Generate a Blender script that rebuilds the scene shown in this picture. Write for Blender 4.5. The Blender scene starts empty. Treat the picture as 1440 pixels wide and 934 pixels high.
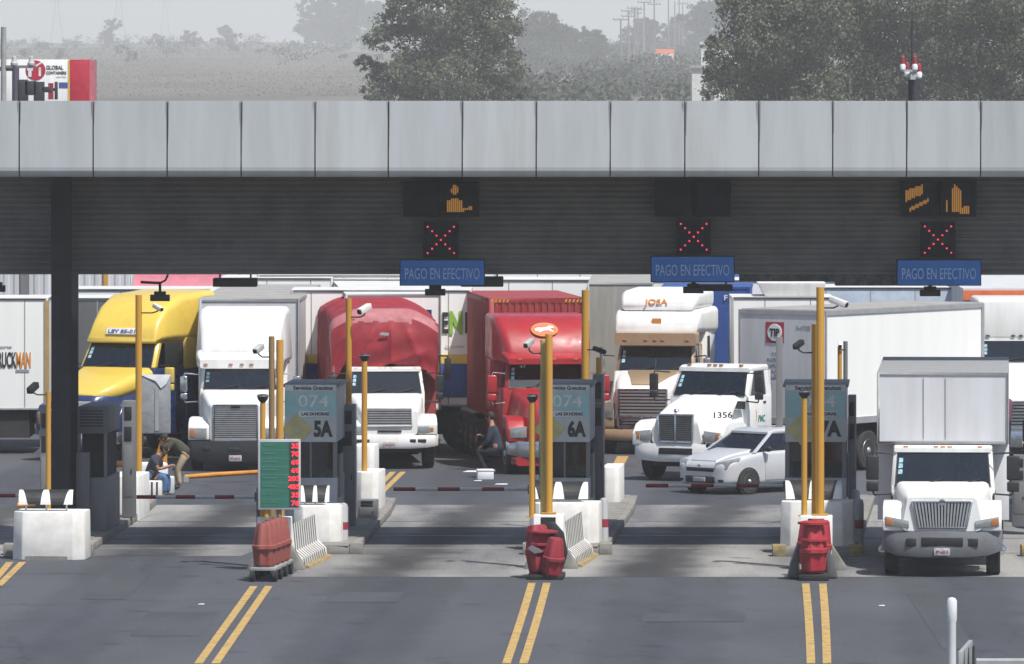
import bpy, bmesh, math, random
from mathutils import Vector, Matrix
R = math.radians
rnd = random.Random(7)
SC = bpy.context.scene
COL = SC.collection

# ------------------------------------------------------------------ camera
F, H, HY = 11000.0, 10.7, 60.0            # focal length in pixels of a 1440 wide frame, eye height, horizon row
cam_d = bpy.data.cameras.new('camera'); cam = bpy.data.objects.new('camera', cam_d); COL.objects.link(cam)
cam.location = (0, 0, H); cam.rotation_euler = (R(90), 0, 0)
cam_d.sensor_width = 36; cam_d.lens = F / 1440 * 36
cam_d.shift_y = -(467 - HY) / 1440
cam_d.clip_start = 1; cam_d.clip_end = 20000
SC.camera = cam
# ------------------------------------------------------------------ sky and sun
SUN_EL, SUN_AZ = 60.0, 38.0               # azimuth: degrees to the right of the direction back towards the camera
sd = Vector((math.sin(R(SUN_AZ)) * math.cos(R(SUN_EL)), -math.cos(R(SUN_AZ)) * math.cos(R(SUN_EL)), math.sin(R(SUN_EL))))
w = bpy.data.worlds.new('World'); SC.world = w; w.use_nodes = True
nt = w.node_tree; bg = nt.nodes['Background']
sky = nt.nodes.new('ShaderNodeTexSky'); sky.sky_type = 'NISHITA'; sky.sun_disc = False
sky.sun_elevation = R(SUN_EL); sky.sun_rotation = math.atan2(sd.x, sd.y)
sky.air_density = 1.0; sky.dust_density = 6.0; sky.ozone_density = 1.0; sky.altitude = 2200
hs = nt.nodes.new('ShaderNodeHueSaturation'); hs.inputs['Saturation'].default_value = .85   # polluted, whitish sky
nt.links.new(sky.outputs[0], hs.inputs['Color']); nt.links.new(hs.outputs[0], bg.inputs[0]); bg.inputs[1].default_value = 0.09
sl = bpy.data.lights.new('sun', 'SUN'); sl.energy = 3.6; sl.angle = R(1.2); sl.color = (1, .965, .91)
sun = bpy.data.objects.new('sun', sl); COL.objects.link(sun); sun.location = (30, 100, 60)
sun.rotation_euler = sd.to_track_quat('Z', 'Y').to_euler()
SC.view_settings.view_transform = 'Standard'; SC.view_settings.look = 'None'
SC.view_settings.exposure = 0.62; SC.view_settings.gamma = 1
SC.cycles.volume_bounces = 3
try: SC.view_settings.use_curve_mapping = False
except Exception: pass

def PX(px, D): return (px - 720) * D / F
def PZ(py, D): return H - (py - HY) * D / F
def DG(py, z=0): return (H - z) * F / (py - HY)

# ------------------------------------------------------------------ materials
MATS = {}
def mat(name, col, rough=.6, metal=0., var=.12, scale=3., streak=False, spec=.5, bump=0., dirt=None, dirtamt=0.3, coat=0):
    if name in MATS: return MATS[name]
    m = bpy.data.materials.new(name); m.use_nodes = True; n = m.node_tree; b = n.nodes['Principled BSDF']
    b.inputs['Roughness'].default_value = rough; b.inputs['Metallic'].default_value = metal
    b.inputs['Specular IOR Level'].default_value = spec
    if coat: b.inputs['Coat Weight'].default_value = coat; b.inputs['Coat Roughness'].default_value = .08
    tc = n.nodes.new('ShaderNodeTexCoord'); mp = n.nodes.new('ShaderNodeMapping'); n.links.new(tc.outputs['Object'], mp.inputs[0])
    if streak: mp.inputs['Scale'].default_value = (1.6, 1.6, .18)
    ns = n.nodes.new('ShaderNodeTexNoise'); ns.inputs['Scale'].default_value = scale; ns.inputs['Detail'].default_value = 7; ns.inputs['Roughness'].default_value = .62
    n.links.new(mp.outputs[0], ns.inputs['Vector'])
    cr = n.nodes.new('ShaderNodeValToRGB'); n.links.new(ns.outputs['Fac'], cr.inputs[0])
    c = Vector(col); d = Vector(dirt) if dirt else c * (1 - 2 * var)
    if dirt: d = c.lerp(Vector(dirt), dirtamt)
    cr.color_ramp.elements[0].position = .32; cr.color_ramp.elements[0].color = (*d, 1)
    cr.color_ramp.elements[1].position = .6; cr.color_ramp.elements[1].color = (*c, 1)
    n.links.new(cr.outputs[0], b.inputs['Base Color'])
    mr_ = n.nodes.new('ShaderNodeMapRange'); mr_.inputs['From Min'].default_value = .35; mr_.inputs['From Max'].default_value = .62; mr_.inputs['To Min'].default_value = min(1, rough + .2); mr_.inputs['To Max'].default_value = rough
    n.links.new(ns.outputs['Fac'], mr_.inputs['Value']); n.links.new(mr_.outputs[0], b.inputs['Roughness'])
    if bump:
        bp = n.nodes.new('ShaderNodeBump'); bp.inputs['Strength'].default_value = bump; bp.inputs['Distance'].default_value = .02
        n.links.new(ns.outputs['Fac'], bp.inputs['Height']); n.links.new(bp.outputs[0], b.inputs['Normal'])
    MATS[name] = m; return m
def glass(name, col, fac=.55):
    m = bpy.data.materials.new(name); m.use_nodes = True; n = m.node_tree; n.nodes.clear()
    o = n.nodes.new('ShaderNodeOutputMaterial'); mx = n.nodes.new('ShaderNodeMixShader')
    t = n.nodes.new('ShaderNodeBsdfTransparent'); t.inputs[0].default_value = (*col, 1)
    g = n.nodes.new('ShaderNodeBsdfGlossy'); g.inputs['Roughness'].default_value = .06; g.inputs[0].default_value = (.8, .85, .9, 1)
    fr = n.nodes.new('ShaderNodeFresnel'); fr.inputs[0].default_value = 1.5
    mm = n.nodes.new('ShaderNodeMath'); mm.operation = 'MULTIPLY_ADD'; mm.inputs[1].default_value = .9; mm.inputs[2].default_value = .06
    n.links.new(fr.outputs[0], mm.inputs[0]); n.links.new(mm.outputs[0], mx.inputs[0])
    n.links.new(t.outputs[0], mx.inputs[1]); n.links.new(g.outputs[0], mx.inputs[2]); n.links.new(mx.outputs[0], o.inputs[0])
    MATS[name] = m; return m
def emis(name, col, st):
    m = bpy.data.materials.new(name); m.use_nodes = True; b = m.node_tree.nodes['Principled BSDF']
    b.inputs['Base Color'].default_value = (*col, 1); b.inputs['Emission Color'].default_value = (*col, 1); b.inputs['Emission Strength'].default_value = st
    MATS[name] = m; return m
white = mat('white_paint', (.77, .77, .75), .34, var=.05, coat=.25, dirt=(.42, .39, .35), dirtamt=.32, streak=True, scale=2.2)
wtrl = mat('white_trailer_panel', (.82, .82, .79), .45, streak=True, scale=1.3, dirt=(.42, .40, .36), dirtamt=.14)
wdirty = mat('grey_white_panel', (.55, .56, .57), .5, streak=True, scale=1.3, dirt=(.3, .29, .28), dirtamt=.35)
gbox = mat('greyish_box_panel', (.60, .61, .63), .5, streak=True, scale=1.1, dirt=(.35, .34, .33), dirtamt=.4)
galv = mat('galvanised_metal', (.36, .37, .38), .5, .3, dirt=(.2, .19, .18), dirtamt=.4)
roofg = mat('trailer_roof', (.33, .32, .30), .6, dirt=(.18, .16, .14), dirtamt=.5, scale=1.5)
roofw = mat('white_trailer_roof', (.62, .62, .60), .55, dirt=(.35, .33, .3), dirtamt=.4, scale=1.2)
dgrey = mat('dark_grey_panel', (.10, .105, .115), .55, dirt=(.16, .15, .14), dirtamt=.4, streak=True)
mgrey = mat('mid_grey_paint', (.17, .172, .178), .5, dirt=(.12, .12, .12), dirtamt=.5, streak=True, scale=2)
lgrey = mat('light_grey_paint', (.42, .43, .44), .5, dirt=(.2, .2, .2), dirtamt=.4, streak=True, scale=2)
black = mat('black_plastic', (.015, .016, .018), .5, var=.2)
bumpg = mat('grey_bumper_plastic', (.165, .17, .185), .5, dirt=(.08, .08, .08), dirtamt=.5)
rub = mat('tyre_rubber', (.018, .018, .02), .85, dirt=(.07, .065, .06), dirtamt=.5, scale=5)
chas = mat('chassis_black', (.02, .02, .022), .7, dirt=(.06, .055, .05), dirtamt=.5)
chrome = mat('chrome', (.62, .63, .65), .18, 1., var=.1)
alum = mat('aluminium_rim', (.6, .6, .6), .3, .8, var=.15)
redp = mat('red_truck_paint', (.36, .016, .022), .32, var=.1, coat=.3)
redc = mat('red_container_paint', (.28, .025, .028), .5, dirt=(.30, .06, .05), dirtamt=.6, streak=True)
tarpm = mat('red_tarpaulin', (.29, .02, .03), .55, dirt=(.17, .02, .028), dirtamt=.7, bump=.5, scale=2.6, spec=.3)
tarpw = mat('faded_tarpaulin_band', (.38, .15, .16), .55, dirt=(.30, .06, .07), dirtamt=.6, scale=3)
yel = mat('yellow_truck_paint', (.70, .50, .08), .28, var=.05, coat=.4)
navy = mat('navy_truck_paint', (.016, .035, .12), .25, var=.1, coat=.5)
tan = mat('tan_paint', (.34, .24, .15), .35, var=.08, coat=.3)
bluec = mat('blue_container_paint', (.025, .08, .30), .5, var=.15, streak=True)
silver = mat('silver_car_paint', (.58, .59, .60), .3, .25, var=.03, coat=.5)
polem = mat('yellow_pole_paint', (.54, .28, .03), .5, dirt=(.35, .19, .05), dirtamt=.45, streak=True, scale=3)
polb = mat('brown_pole_paint', (.27, .17, .07), .6, dirt=(.15, .1, .06), dirtamt=.5, streak=True, scale=3)
orng = mat('orange_paint', (.62, .25, .03), .5, var=.15)
wconc = mat('whitewashed_concrete', (.78, .77, .74), .8, dirt=(.38, .35, .30), dirtamt=.38, scale=2.2, bump=.3)
gconc = mat('grey_concrete', (.24, .23, .21), .85, dirt=(.10, .09, .08), dirtamt=.6, scale=3, bump=.5)
kyel = mat('worn_yellow_kerb', (.33, .24, .09), .8, dirt=(.14, .13, .11), dirtamt=.95, scale=6)
cush = mat('red_crash_plastic', (.38, .015, .03), .55, dirt=(.2, .03, .03), dirtamt=.7, scale=6, var=.15)
cushf = mat('faded_red_plastic', (.27, .055, .045), .6, dirt=(.22, .09, .07), dirtamt=.8, scale=6)
bandr = mat('dark_red_band', (.30, .02, .04), .5, var=.1)
colm = mat('dark_steel_paint', (.006, .009, .015), .5, var=.15)
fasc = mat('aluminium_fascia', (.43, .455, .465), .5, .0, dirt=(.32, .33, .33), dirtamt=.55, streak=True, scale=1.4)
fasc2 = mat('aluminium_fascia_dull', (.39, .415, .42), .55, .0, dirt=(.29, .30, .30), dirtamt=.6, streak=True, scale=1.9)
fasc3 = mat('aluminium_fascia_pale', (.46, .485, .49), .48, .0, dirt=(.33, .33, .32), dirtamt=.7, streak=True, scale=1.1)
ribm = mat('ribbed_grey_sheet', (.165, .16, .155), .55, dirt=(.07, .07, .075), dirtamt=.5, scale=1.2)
signb = mat('blue_sign_face', (.035, .19, .60), .4, var=.12, scale=2)
signt = mat('faded_sign_lettering', (.40, .60, .85), .5, var=.1)
scr = mat('dark_display_face', (.003, .005, .014), .6, var=.15)
teal = mat('teal_sign_face', (.32, .53, .53), .45, var=.08, scale=2)
ylw = mat('pale_yellow_sign', (.55, .50, .22), .5, var=.15)
green = mat('green_board_face', (.025, .14, .10), .4, var=.1)
greenl = mat('green_board_line', (.06, .25, .19), .4)
txtb = mat('black_lettering', (.02, .02, .022), .5)
txtw = mat('white_lettering', (.7, .72, .72), .5)
txtg = mat('grey_lettering', (.3, .31, .33), .5)
txto = mat('orange_lettering', (.65, .25, .03), .5)
txtp = mat('pale_board_lettering', (.12, .30, .24), .5)
skin = mat('skin', (.30, .16, .10), .55, var=.08)
hairm = mat('black_hair', (.015, .012, .01), .6)
gdark = mat('dark_interior', (.02, .02, .022), .8)
winm = glass('tinted_window', (.42, .48, .50))
wind = glass('dark_window', (.25, .29, .33))
lensm = mat('headlight_lens', (.46, .47, .46), .12, .5, var=.15, scale=8, coat=1)
amber = mat('amber_lens', (.42, .17, .06), .25, var=.1)
foam = mat('foam_white', (.75, .77, .80), .7)
plate = mat('licence_plate_face', (.5, .48, .5), .5, scale=20, var=.25)
stick = mat('windscreen_sticker', (.35, .55, .65), .5, scale=18, var=.3)
redled = emis('red_led', (1, .03, .05), .75)
ledpink = emis('red_led_dot', (1, .06, .1), .7)
amb = emis('amber_led', (.75, .36, .06), .13)
lwin = mat('plastic_wrap', (.30, .31, .33), .25, var=.15, bump=.8, scale=4)

# ------------------------------------------------------------------ geometry helpers
class G:
    def __init__(s): s.bm = bmesh.new()
    def box(s, x0, x1, y0, y1, z0, z1):
        return s.hexa([(x0, y0, z0), (x1, y0, z0), (x1, y1, z0), (x0, y1, z0), (x0, y0, z1), (x1, y0, z1), (x1, y1, z1), (x0, y1, z1)])
    def hexa(s, p):
        v = [s.bm.verts.new(q) for q in p]
        for f in ((0, 3, 2, 1), (4, 5, 6, 7), (0, 1, 5, 4), (1, 2, 6, 5), (2, 3, 7, 6), (3, 0, 4, 7)): s.bm.faces.new([v[i] for i in f])
        return s
    def poly(s, pts): s.bm.faces.new([s.bm.verts.new(p) for p in pts]); return s
    def prism(s, pts, d):          # pts: 3d polygon, d: extrude vector
        a = [s.bm.verts.new(p) for p in pts]; d = Vector(d); b = [s.bm.verts.new(Vector(p) + d) for p in pts]; n = len(a)
        s.bm.faces.new(a); s.bm.faces.new(b[::-1])
        for i in range(n): s.bm.faces.new((a[i], b[i], b[(i + 1) % n], a[(i + 1) % n]))
        return s
    def tube(s, p0, p1, r, r2=None, n=10, caps=True):
        p0, p1 = Vector(p0), Vector(p1); r2 = r if r2 is None else r2
        d = (p1 - p0).normalized(); u = d.orthogonal().normalized(); v = d.cross(u)
        A = [s.bm.verts.new(p0 + (u * math.cos(2 * math.pi * i / n) + v * math.sin(2 * math.pi * i / n)) * r) for i in range(n)]
        B = [s.bm.verts.new(p1 + (u * math.cos(2 * math.pi * i / n) + v * math.sin(2 * math.pi * i / n)) * r2) for i in range(n)]
        for i in range(n): s.bm.faces.new((A[i], A[(i + 1) % n], B[(i + 1) % n], B[i]))
        if caps: s.bm.faces.new(A[::-1]); s.bm.faces.new(B)
        return s
    def path(s, pts, r, n=8):
        for a, b in zip(pts, pts[1:]): s.tube(a, b, r, n=n)
        return s
    def loft(s, rings, caps=True):
        V = [[s.bm.verts.new(p) for p in r] for r in rings]; n = len(V[0])
        for a, b in zip(V, V[1:]):
            for i in range(n): s.bm.faces.new((a[i], a[(i + 1) % n], b[(i + 1) % n], b[i]))
        if caps: s.bm.faces.new(V[0][::-1]); s.bm.faces.new(V[-1])
        return s
    def lathe(s, prof, c, axis='x', n=24):   # prof: (along, radius)
        rings = []
        for a, r in prof:
            ring = []
            for i in range(n):
                t = 2 * math.pi * i / n; q = (a, r * math.cos(t), r * math.sin(t)) if axis == 'x' else ((r * math.cos(t), r * math.sin(t), a) if axis == 'z' else (r * math.cos(t), a, r * math.sin(t)))
                ring.append(Vector(c) + Vector(q))
            rings.append(ring)
        return s.loft(rings)
    def ball(s, c, r, sx=1, sy=1, sz=1, seg=12):
        bmesh.ops.create_uvsphere(s.bm, u_segments=seg, v_segments=seg // 2 + 2, radius=1, matrix=Matrix.Translation(c) @ Matrix.Diagonal((r * sx, r * sy, r * sz, 1)))
        return s
    def obj(s, name, m, parent=None, bevel=0, smooth=True, seg=2, ang=35):
        if bevel:
            bmesh.ops.remove_doubles(s.bm, verts=s.bm.verts, dist=1e-5)
            e = [e for e in s.bm.edges if len(e.link_faces) == 2 and e.calc_face_angle(0) > R(25)]
            bmesh.ops.bevel(s.bm, geom=e, offset=bevel, segments=seg, profile=.5, affect='EDGES', clamp_overlap=True)
        bmesh.ops.recalc_face_normals(s.bm, faces=s.bm.faces)
        me = bpy.data.meshes.new(name); s.bm.to_mesh(me); s.bm.free()
        if smooth:
            for p in me.polygons: p.use_smooth = True
            me.set_sharp_from_angle(angle=R(ang))
        me.materials.append(m)
        o = bpy.data.objects.new(name, me); COL.objects.link(o)
        if parent: o.parent = parent
        return o
def tag(o, label=None, cat=None, group=None, kind=None):
    if label: o['label'] = label
    if cat: o['category'] = cat
    if group: o['group'] = group
    if kind: o['kind'] = kind
    return o
def thing(name, label, cat, loc=(0, 0, 0), rz=0, group=None):
    o = bpy.data.objects.new(name, None); COL.objects.link(o); o.location = loc; o.rotation_euler = (0, 0, R(rz)); o.empty_display_size = .2
    return tag(o, label, cat, group)
def struct(g, name, m, **k): return tag(g.obj(name, m, **k), kind='structure')
def copy_tree(o, parent=None):
    c = o.copy(); COL.objects.link(c); c.parent = parent
    for ch in list(o.children): copy_tree(ch, c)
    return c
def rr(y, w, z0, z1, r, wt=None, n=4, cx=0):
    wt = w if wt is None else wt; pts = []
    for (sx, sz, a0) in ((1, -1, -90), (1, 1, 0), (-1, 1, 90), (-1, -1, 180)):
        hw = (w if sz < 0 else wt); cxx = sx * (hw - r); cz = (z0 + r) if sz < 0 else (z1 - r)
        for i in range(n + 1):
            a = R(a0 + 90 * i / n); pts.append((cx + cxx + r * math.cos(a), y, cz + r * math.sin(a)))
    return pts
def text(s, w_, h_, loc, m, parent, name='lettering', rz=0, rx=90, bold=.0, lab=None):
    cu = bpy.data.curves.new(name, 'FONT'); cu.body = s; cu.size = 1; cu.extrude = .004; cu.offset = bold; cu.align_x = 'LEFT'; cu.resolution_u = 3
    t = bpy.data.objects.new(name, cu); COL.objects.link(t)
    dg = bpy.context.evaluated_depsgraph_get(); me = bpy.data.meshes.new_from_object(t.evaluated_get(dg)); bpy.data.objects.remove(t)
    xs = [v.co.x for v in me.vertices]; ys = [v.co.y for v in me.vertices]
    x0, x1, y0, y1 = min(xs), max(xs), min(ys), max(ys)
    for v in me.vertices:
        v.co.x = ((v.co.x - x0) / (x1 - x0) - .5) * w_; v.co.y = ((v.co.y - y0) / (y1 - y0) - .5) * h_
    me.materials.clear(); me.materials.append(m); me.name = name
    o = bpy.data.objects.new(name, me); COL.objects.link(o); o.parent = parent; o.location = loc; o.rotation_euler = (R(rx), 0, R(rz))
    return o

# ================================================================== ground and terrain
def terr(x, y):
    t = max(0, min(1, (y - 1000) / 4000)); t = t * t * (3 - 2 * t)
    return 9.6 * t + (.9 * math.sin(x / 83 + y / 210) + .6 * math.sin(x / 31.0 + 1)) * t
def ground_mat(name, base, dark, bands=None, rough=.85, stainscale=.25, stretch=(1, .25, 1)):
    m = bpy.data.materials.new(name); m.use_nodes = True; n = m.node_tree; b = n.nodes['Principled BSDF']; b.inputs['Roughness'].default_value = rough
    tc = n.nodes.new('ShaderNodeTexCoord'); mp = n.nodes.new('ShaderNodeMapping'); mp.inputs['Scale'].default_value = stretch; n.links.new(tc.outputs['Object'], mp.inputs[0])
    a = n.nodes.new('ShaderNodeTexNoise'); a.inputs['Scale'].default_value = stainscale; a.inputs['Detail'].default_value = 5; n.links.new(mp.outputs[0], a.inputs['Vector'])
    c = n.nodes.new('ShaderNodeTexNoise'); c.inputs['Scale'].default_value = 14; c.inputs['Detail'].default_value = 9; c.inputs['Roughness'].default_value = .75; n.links.new(tc.outputs['Object'], c.inputs['Vector'])
    r = n.nodes.new('ShaderNodeValToRGB'); r.color_ramp.elements[0].position = .36; r.color_ramp.elements[0].color = (*dark, 1); r.color_ramp.elements[1].position = .6; r.color_ramp.elements[1].color = (*base, 1)
    n.links.new(a.outputs['Fac'], r.inputs[0])
    mx = n.nodes.new('ShaderNodeMix'); mx.data_type = 'RGBA'; mx.blend_type = 'MULTIPLY'; mx.inputs[0].default_value = .85
    r2 = n.nodes.new('ShaderNodeValToRGB'); r2.color_ramp.elements[0].position = .3; r2.color_ramp.elements[0].color = (.45, .45, .45, 1); r2.color_ramp.elements[1].position = .62; r2.color_ramp.elements[1].color = (1.15, 1.15, 1.15, 1)
    n.links.new(c.outputs['Fac'], r2.inputs[0]); n.links.new(r.outputs[0], mx.inputs[6]); n.links.new(r2.outputs[0], mx.inputs[7])
    n.links.new(mx.outputs[2], b.inputs['Base Color'])
    bp = n.nodes.new('ShaderNodeBump'); bp.inputs['Strength'].default_value = .3; bp.inputs['Distance'].default_value = .02
    n.links.new(c.outputs['Fac'], bp.inputs['Height']); n.links.new(bp.outputs[0], b.inputs['Normal'])
    MATS[name] = m; return m
asph = ground_mat('worn_asphalt', (.076, .081, .094), (.056, .060, .071), stainscale=.3)
concm = ground_mat('stained_concrete', (.30, .295, .28), (.13, .13, .135), stainscale=.55, stretch=(1, .16, 1))
def lane_wear(m, period, x0, amt, slope=.095):
    n = m.node_tree; b = n.nodes['Principled BSDF']; src = b.inputs['Base Color'].links[0].from_socket
    tc = n.nodes.new('ShaderNodeTexCoord'); sp = n.nodes.new('ShaderNodeSeparateXYZ'); n.links.new(tc.outputs['Object'], sp.inputs[0])
    a = n.nodes.new('ShaderNodeMath'); a.operation = 'MULTIPLY_ADD'; a.inputs[1].default_value = -slope; n.links.new(sp.outputs[1], a.inputs[0]); n.links.new(sp.outputs[0], a.inputs[2])
    ns = n.nodes.new('ShaderNodeTexNoise'); ns.inputs['Scale'].default_value = .6; ns.inputs['Detail'].default_value = 6; n.links.new(tc.outputs['Object'], ns.inputs['Vector'])
    j = n.nodes.new('ShaderNodeMath'); j.operation = 'MULTIPLY_ADD'; j.inputs[1].default_value = 1.2; n.links.new(ns.outputs['Fac'], j.inputs[0]); n.links.new(a.outputs[0], j.inputs[2])
    o = n.nodes.new('ShaderNodeMath'); o.operation = 'ADD'; o.inputs[1].default_value = -x0 + slope * 168 - .6; n.links.new(j.outputs[0], o.inputs[0])
    p = n.nodes.new('ShaderNodeMath'); p.operation = 'PINGPONG'; p.inputs[1].default_value = period / 2; n.links.new(o.outputs[0], p.inputs[0])
    r = n.nodes.new('ShaderNodeValToRGB'); r.color_ramp.elements[0].position = 0; r.color_ramp.elements[0].color = (amt * .8, amt * .8, amt * .85, 1); r.color_ramp.elements[1].position = .5; r.color_ramp.elements[1].color = (1, 1, 1, 1)
    e = r.color_ramp.elements.new(.14); e.color = (amt, amt, amt * 1.04, 1); e = r.color_ramp.elements.new(.36); e.color = (.78, .78, .78, 1)
    dv = n.nodes.new('ShaderNodeMath'); dv.operation = 'DIVIDE'; dv.inputs[1].default_value = period / 2; n.links.new(p.outputs[0], dv.inputs[0]); n.links.new(dv.outputs[0], r.inputs[0])
    mx = n.nodes.new('ShaderNodeMix'); mx.data_type = 'RGBA'; mx.blend_type = 'MULTIPLY'; mx.inputs[0].default_value = 1; n.links.new(src, mx.inputs[6]); n.links.new(r.outputs[0], mx.inputs[7]); n.links.new(mx.outputs[2], b.inputs['Base Color'])
def cracks(m, amt=.6):
    n = m.node_tree; b = n.nodes['Principled BSDF']; src = b.inputs['Base Color'].links[0].from_socket; tc = n.nodes.new('ShaderNodeTexCoord')
    ns = n.nodes.new('ShaderNodeTexNoise'); ns.inputs['Scale'].default_value = .5; ns.inputs['Detail'].default_value = 5; n.links.new(tc.outputs['Object'], ns.inputs['Vector'])
    ad = n.nodes.new('ShaderNodeVectorMath'); ad.operation = 'MULTIPLY_ADD'; ad.inputs[1].default_value = (3, 3, 0); n.links.new(ns.outputs['Color'], ad.inputs[0]); n.links.new(tc.outputs['Object'], ad.inputs[2])
    v = n.nodes.new('ShaderNodeTexVoronoi'); v.feature = 'DISTANCE_TO_EDGE'; v.inputs['Scale'].default_value = .16; n.links.new(ad.outputs[0], v.inputs['Vector'])
    r = n.nodes.new('ShaderNodeValToRGB'); r.color_ramp.elements[0].position = .0; r.color_ramp.elements[0].color = (amt, amt, amt, 1); r.color_ramp.elements[1].position = .006; r.color_ramp.elements[1].color = (1, 1, 1, 1); n.links.new(v.outputs['Distance'], r.inputs[0])
    sp = n.nodes.new('ShaderNodeTexVoronoi'); sp.inputs['Scale'].default_value = .55; n.links.new(tc.outputs['Object'], sp.inputs['Vector'])
    r2 = n.nodes.new('ShaderNodeValToRGB'); r2.color_ramp.elements[0].position = .06; r2.color_ramp.elements[0].color = (.62, .62, .62, 1); r2.color_ramp.elements[1].position = .2; r2.color_ramp.elements[1].color = (1, 1, 1, 1); n.links.new(sp.outputs['Distance'], r2.inputs[0])
    for q in (r, r2):
        mx = n.nodes.new('ShaderNodeMix'); mx.data_type = 'RGBA'; mx.blend_type = 'MULTIPLY'; mx.inputs[0].default_value = 1; n.links.new(src, mx.inputs[6]); n.links.new(q.outputs[0], mx.inputs[7]); src = mx.outputs[2]
    n.links.new(src, b.inputs['Base Color'])
lane_wear(concm, 5.45, -1.7, .24); cracks(asph, .6); cracks(concm, .6)
lane_wear(asph, 5.45, -1.7, .78, .04)
field = ground_mat('dry_field', (.15, .13, .105), (.09, .085, .07), stainscale=.02)
g = G()
xs = [-900, -500, -260, -130, -60, 60, 130, 260, 500, 900]
ys = [-20, 250, 500, 900] + list(range(1000, 6000, 150)) + [7000, 9000]
xs2 = [-3900, -1800] + xs + [1800, 3900]
V = [[g.bm.verts.new((x, y, terr(x, y) - .03)) for x in xs2] for y in ys]
for j in range(len(ys) - 1):
    for i in range(len(xs2) - 1): g.bm.faces.new((V[j][i], V[j][i + 1], V[j + 1][i + 1], V[j + 1][i]))
struct(g, 'terrain', field)
g = G(); g.poly([(-45, 60, 0), (45, 60, 0), (45, 420, 0), (-45, 420, 0)]); struct(g, 'road', asph, smooth=False)
g = G(); xe = PX(408, 156.6)
g.poly([(xe, 156.6, .004), (16, 156.6, .004), (16, 181, .004), (xe + 1.2, 181, .004)]); g.poly([(-16, 163, .004), (xe - 1.2, 163, .004), (xe + 1.2, 181, .004), (-16, 181, .004)])
struct(g, 'concrete_pavement', concm, smooth=False)
# tyre polished lane wear and slab joints (real thin sealant strips)
g = G()
for a_, b_, c_, d_ in ((-6.9, -5.6, 141, 147), (2.4, 4.3, 144.5, 146.6), (7.6, 8.2, 138, 152), (-3.6, -2.2, 149.5, 152.2), (-8.3, -7.4, 150.3, 158)): g.poly([(a_, c_, .005), (b_, c_, .005), (b_ + .1, d_, .005), (a_ + .06, d_, .005)])
struct(g, 'road_patch', ground_mat('patch_asphalt', (.062, .065, .073), (.048, .05, .057), stainscale=.8), smooth=False)
g = G()
for D in (168.7, 174.6): g.poly([(-15.9, D, .008), (15.9, D, .008), (15.9, D + .07, .008), (-15.9, D + .07, .008)])
g.obj('slab_joint', mat('joint_sealant', (.05, .05, .05), .9), smooth=False)['kind'] = 'structure'
g = G()
for D in (169.6, 165.4): g.poly([(-15.9, D, .008), (15.9, D, .008), (15.9, D + .1, .008), (-15.9, D + .1, .008)])
g.obj('drain_strip', mat('pale_drain', (.42, .42, .42), .6, scale=2, dirt=(.12, .12, .12), dirtamt=.9), smooth=False)['kind'] = 'structure'
# painted double lines
liney = mat('yellow_road_paint', (.50, .32, .09), .75, dirt=(.14, .12, .09), dirtamt=.75, scale=5)
def stripe(p0, p1, w_, curve=0):
    (a, Da), (b, Db) = p0, p1; n = 12; q = []
    for i in range(n + 1):
        t = i / n; D = Da + (Db - Da) * t; px = a + (b - a) * t
        x = PX(a, Da) + (PX(b, Db) - PX(a, Da)) * t + curve * t * (1 - t)
        q.append((x, D))
    for (x0, d0), (x1, d1) in zip(q, q[1:]):
        gl.poly([(x0 - w_ / 2, d0, .01), (x0 + w_ / 2, d0, .01), (x1 + w_ / 2, d1, .01), (x1 - w_ / 2, d1, .01)])
gl = G()
for a, b, c in (((279, 134.7), (357, 153.9), 0), ((303, 134.7), (378, 153.9), 0), ((712, 134.7), (748, 154.8), .05), ((736, 134.7), (769, 154.8), .05), ((1140.5, 134.7), (1133, 154.6), .05), ((1163, 134.7), (1157, 154.6), .05),
                ((-14, 154), (14, 161)  , 0), ((-2, 154), (32, 161), 0),
                ((525, DG(692)), (553, DG(664)), 0), ((538, DG(692)), (567, DG(664)), 0), ((860, DG(665)), (872, DG(642)), 0), ((868, DG(665)), (880, DG(642)), 0)):
    stripe(a, b, .15, c)
struct(gl, 'lane_line', liney, smooth=False)

# ================================================================== canopy over the toll lanes
can = thing('toll_canopy', 'long grey toll plaza canopy with panelled fascia, ribbed lower beam and dark steel column', 'canopy', (0, 163, 0))
DF, DR = 163.0, 168.5
zt, zb = PZ(142, DF), PZ(249, DF)
seams = [-77, 27, 131, 235, 339, 443, 546, 650, 754, 858, 963, 1067, 1171, 1275, 1379, 1483, 1587]
prof = [(0, zt), (0, zb + .2), (.01, zb + .13), (.035, zb + .075), (.075, zb + .035), (.13, zb + .01), (.2, zb), (1.4, zb)]
for a, b in zip(seams, seams[1:]):
    g = G(); x0, x1 = PX(a, DF) + .014, PX(b, DF) - .014
    o = rnd.uniform(-.008, .008)
    for (y0, z0), (y1, z1) in zip(prof, prof[1:]): g.poly([(x0, y0 + o, z0), (x1, y0 + o, z0), (x1, y1 + o, z1), (x0, y1 + o, z1)])
    g.poly([(x0, o, zt), (x1, o, zt), (x1, o + .12, zt), (x0, o + .12, zt)])
    p = g.obj('fascia_panel', rnd.choice([fasc, fasc, fasc2, fasc3]), can)
X0, X1 = PX(-77, DF), PX(1587, DF)
drip = mat('joint_drip_stain', (.20, .205, .20), .7, dirt=(.34, .35, .35), dirtamt=.8, streak=True, scale=6)
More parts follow.
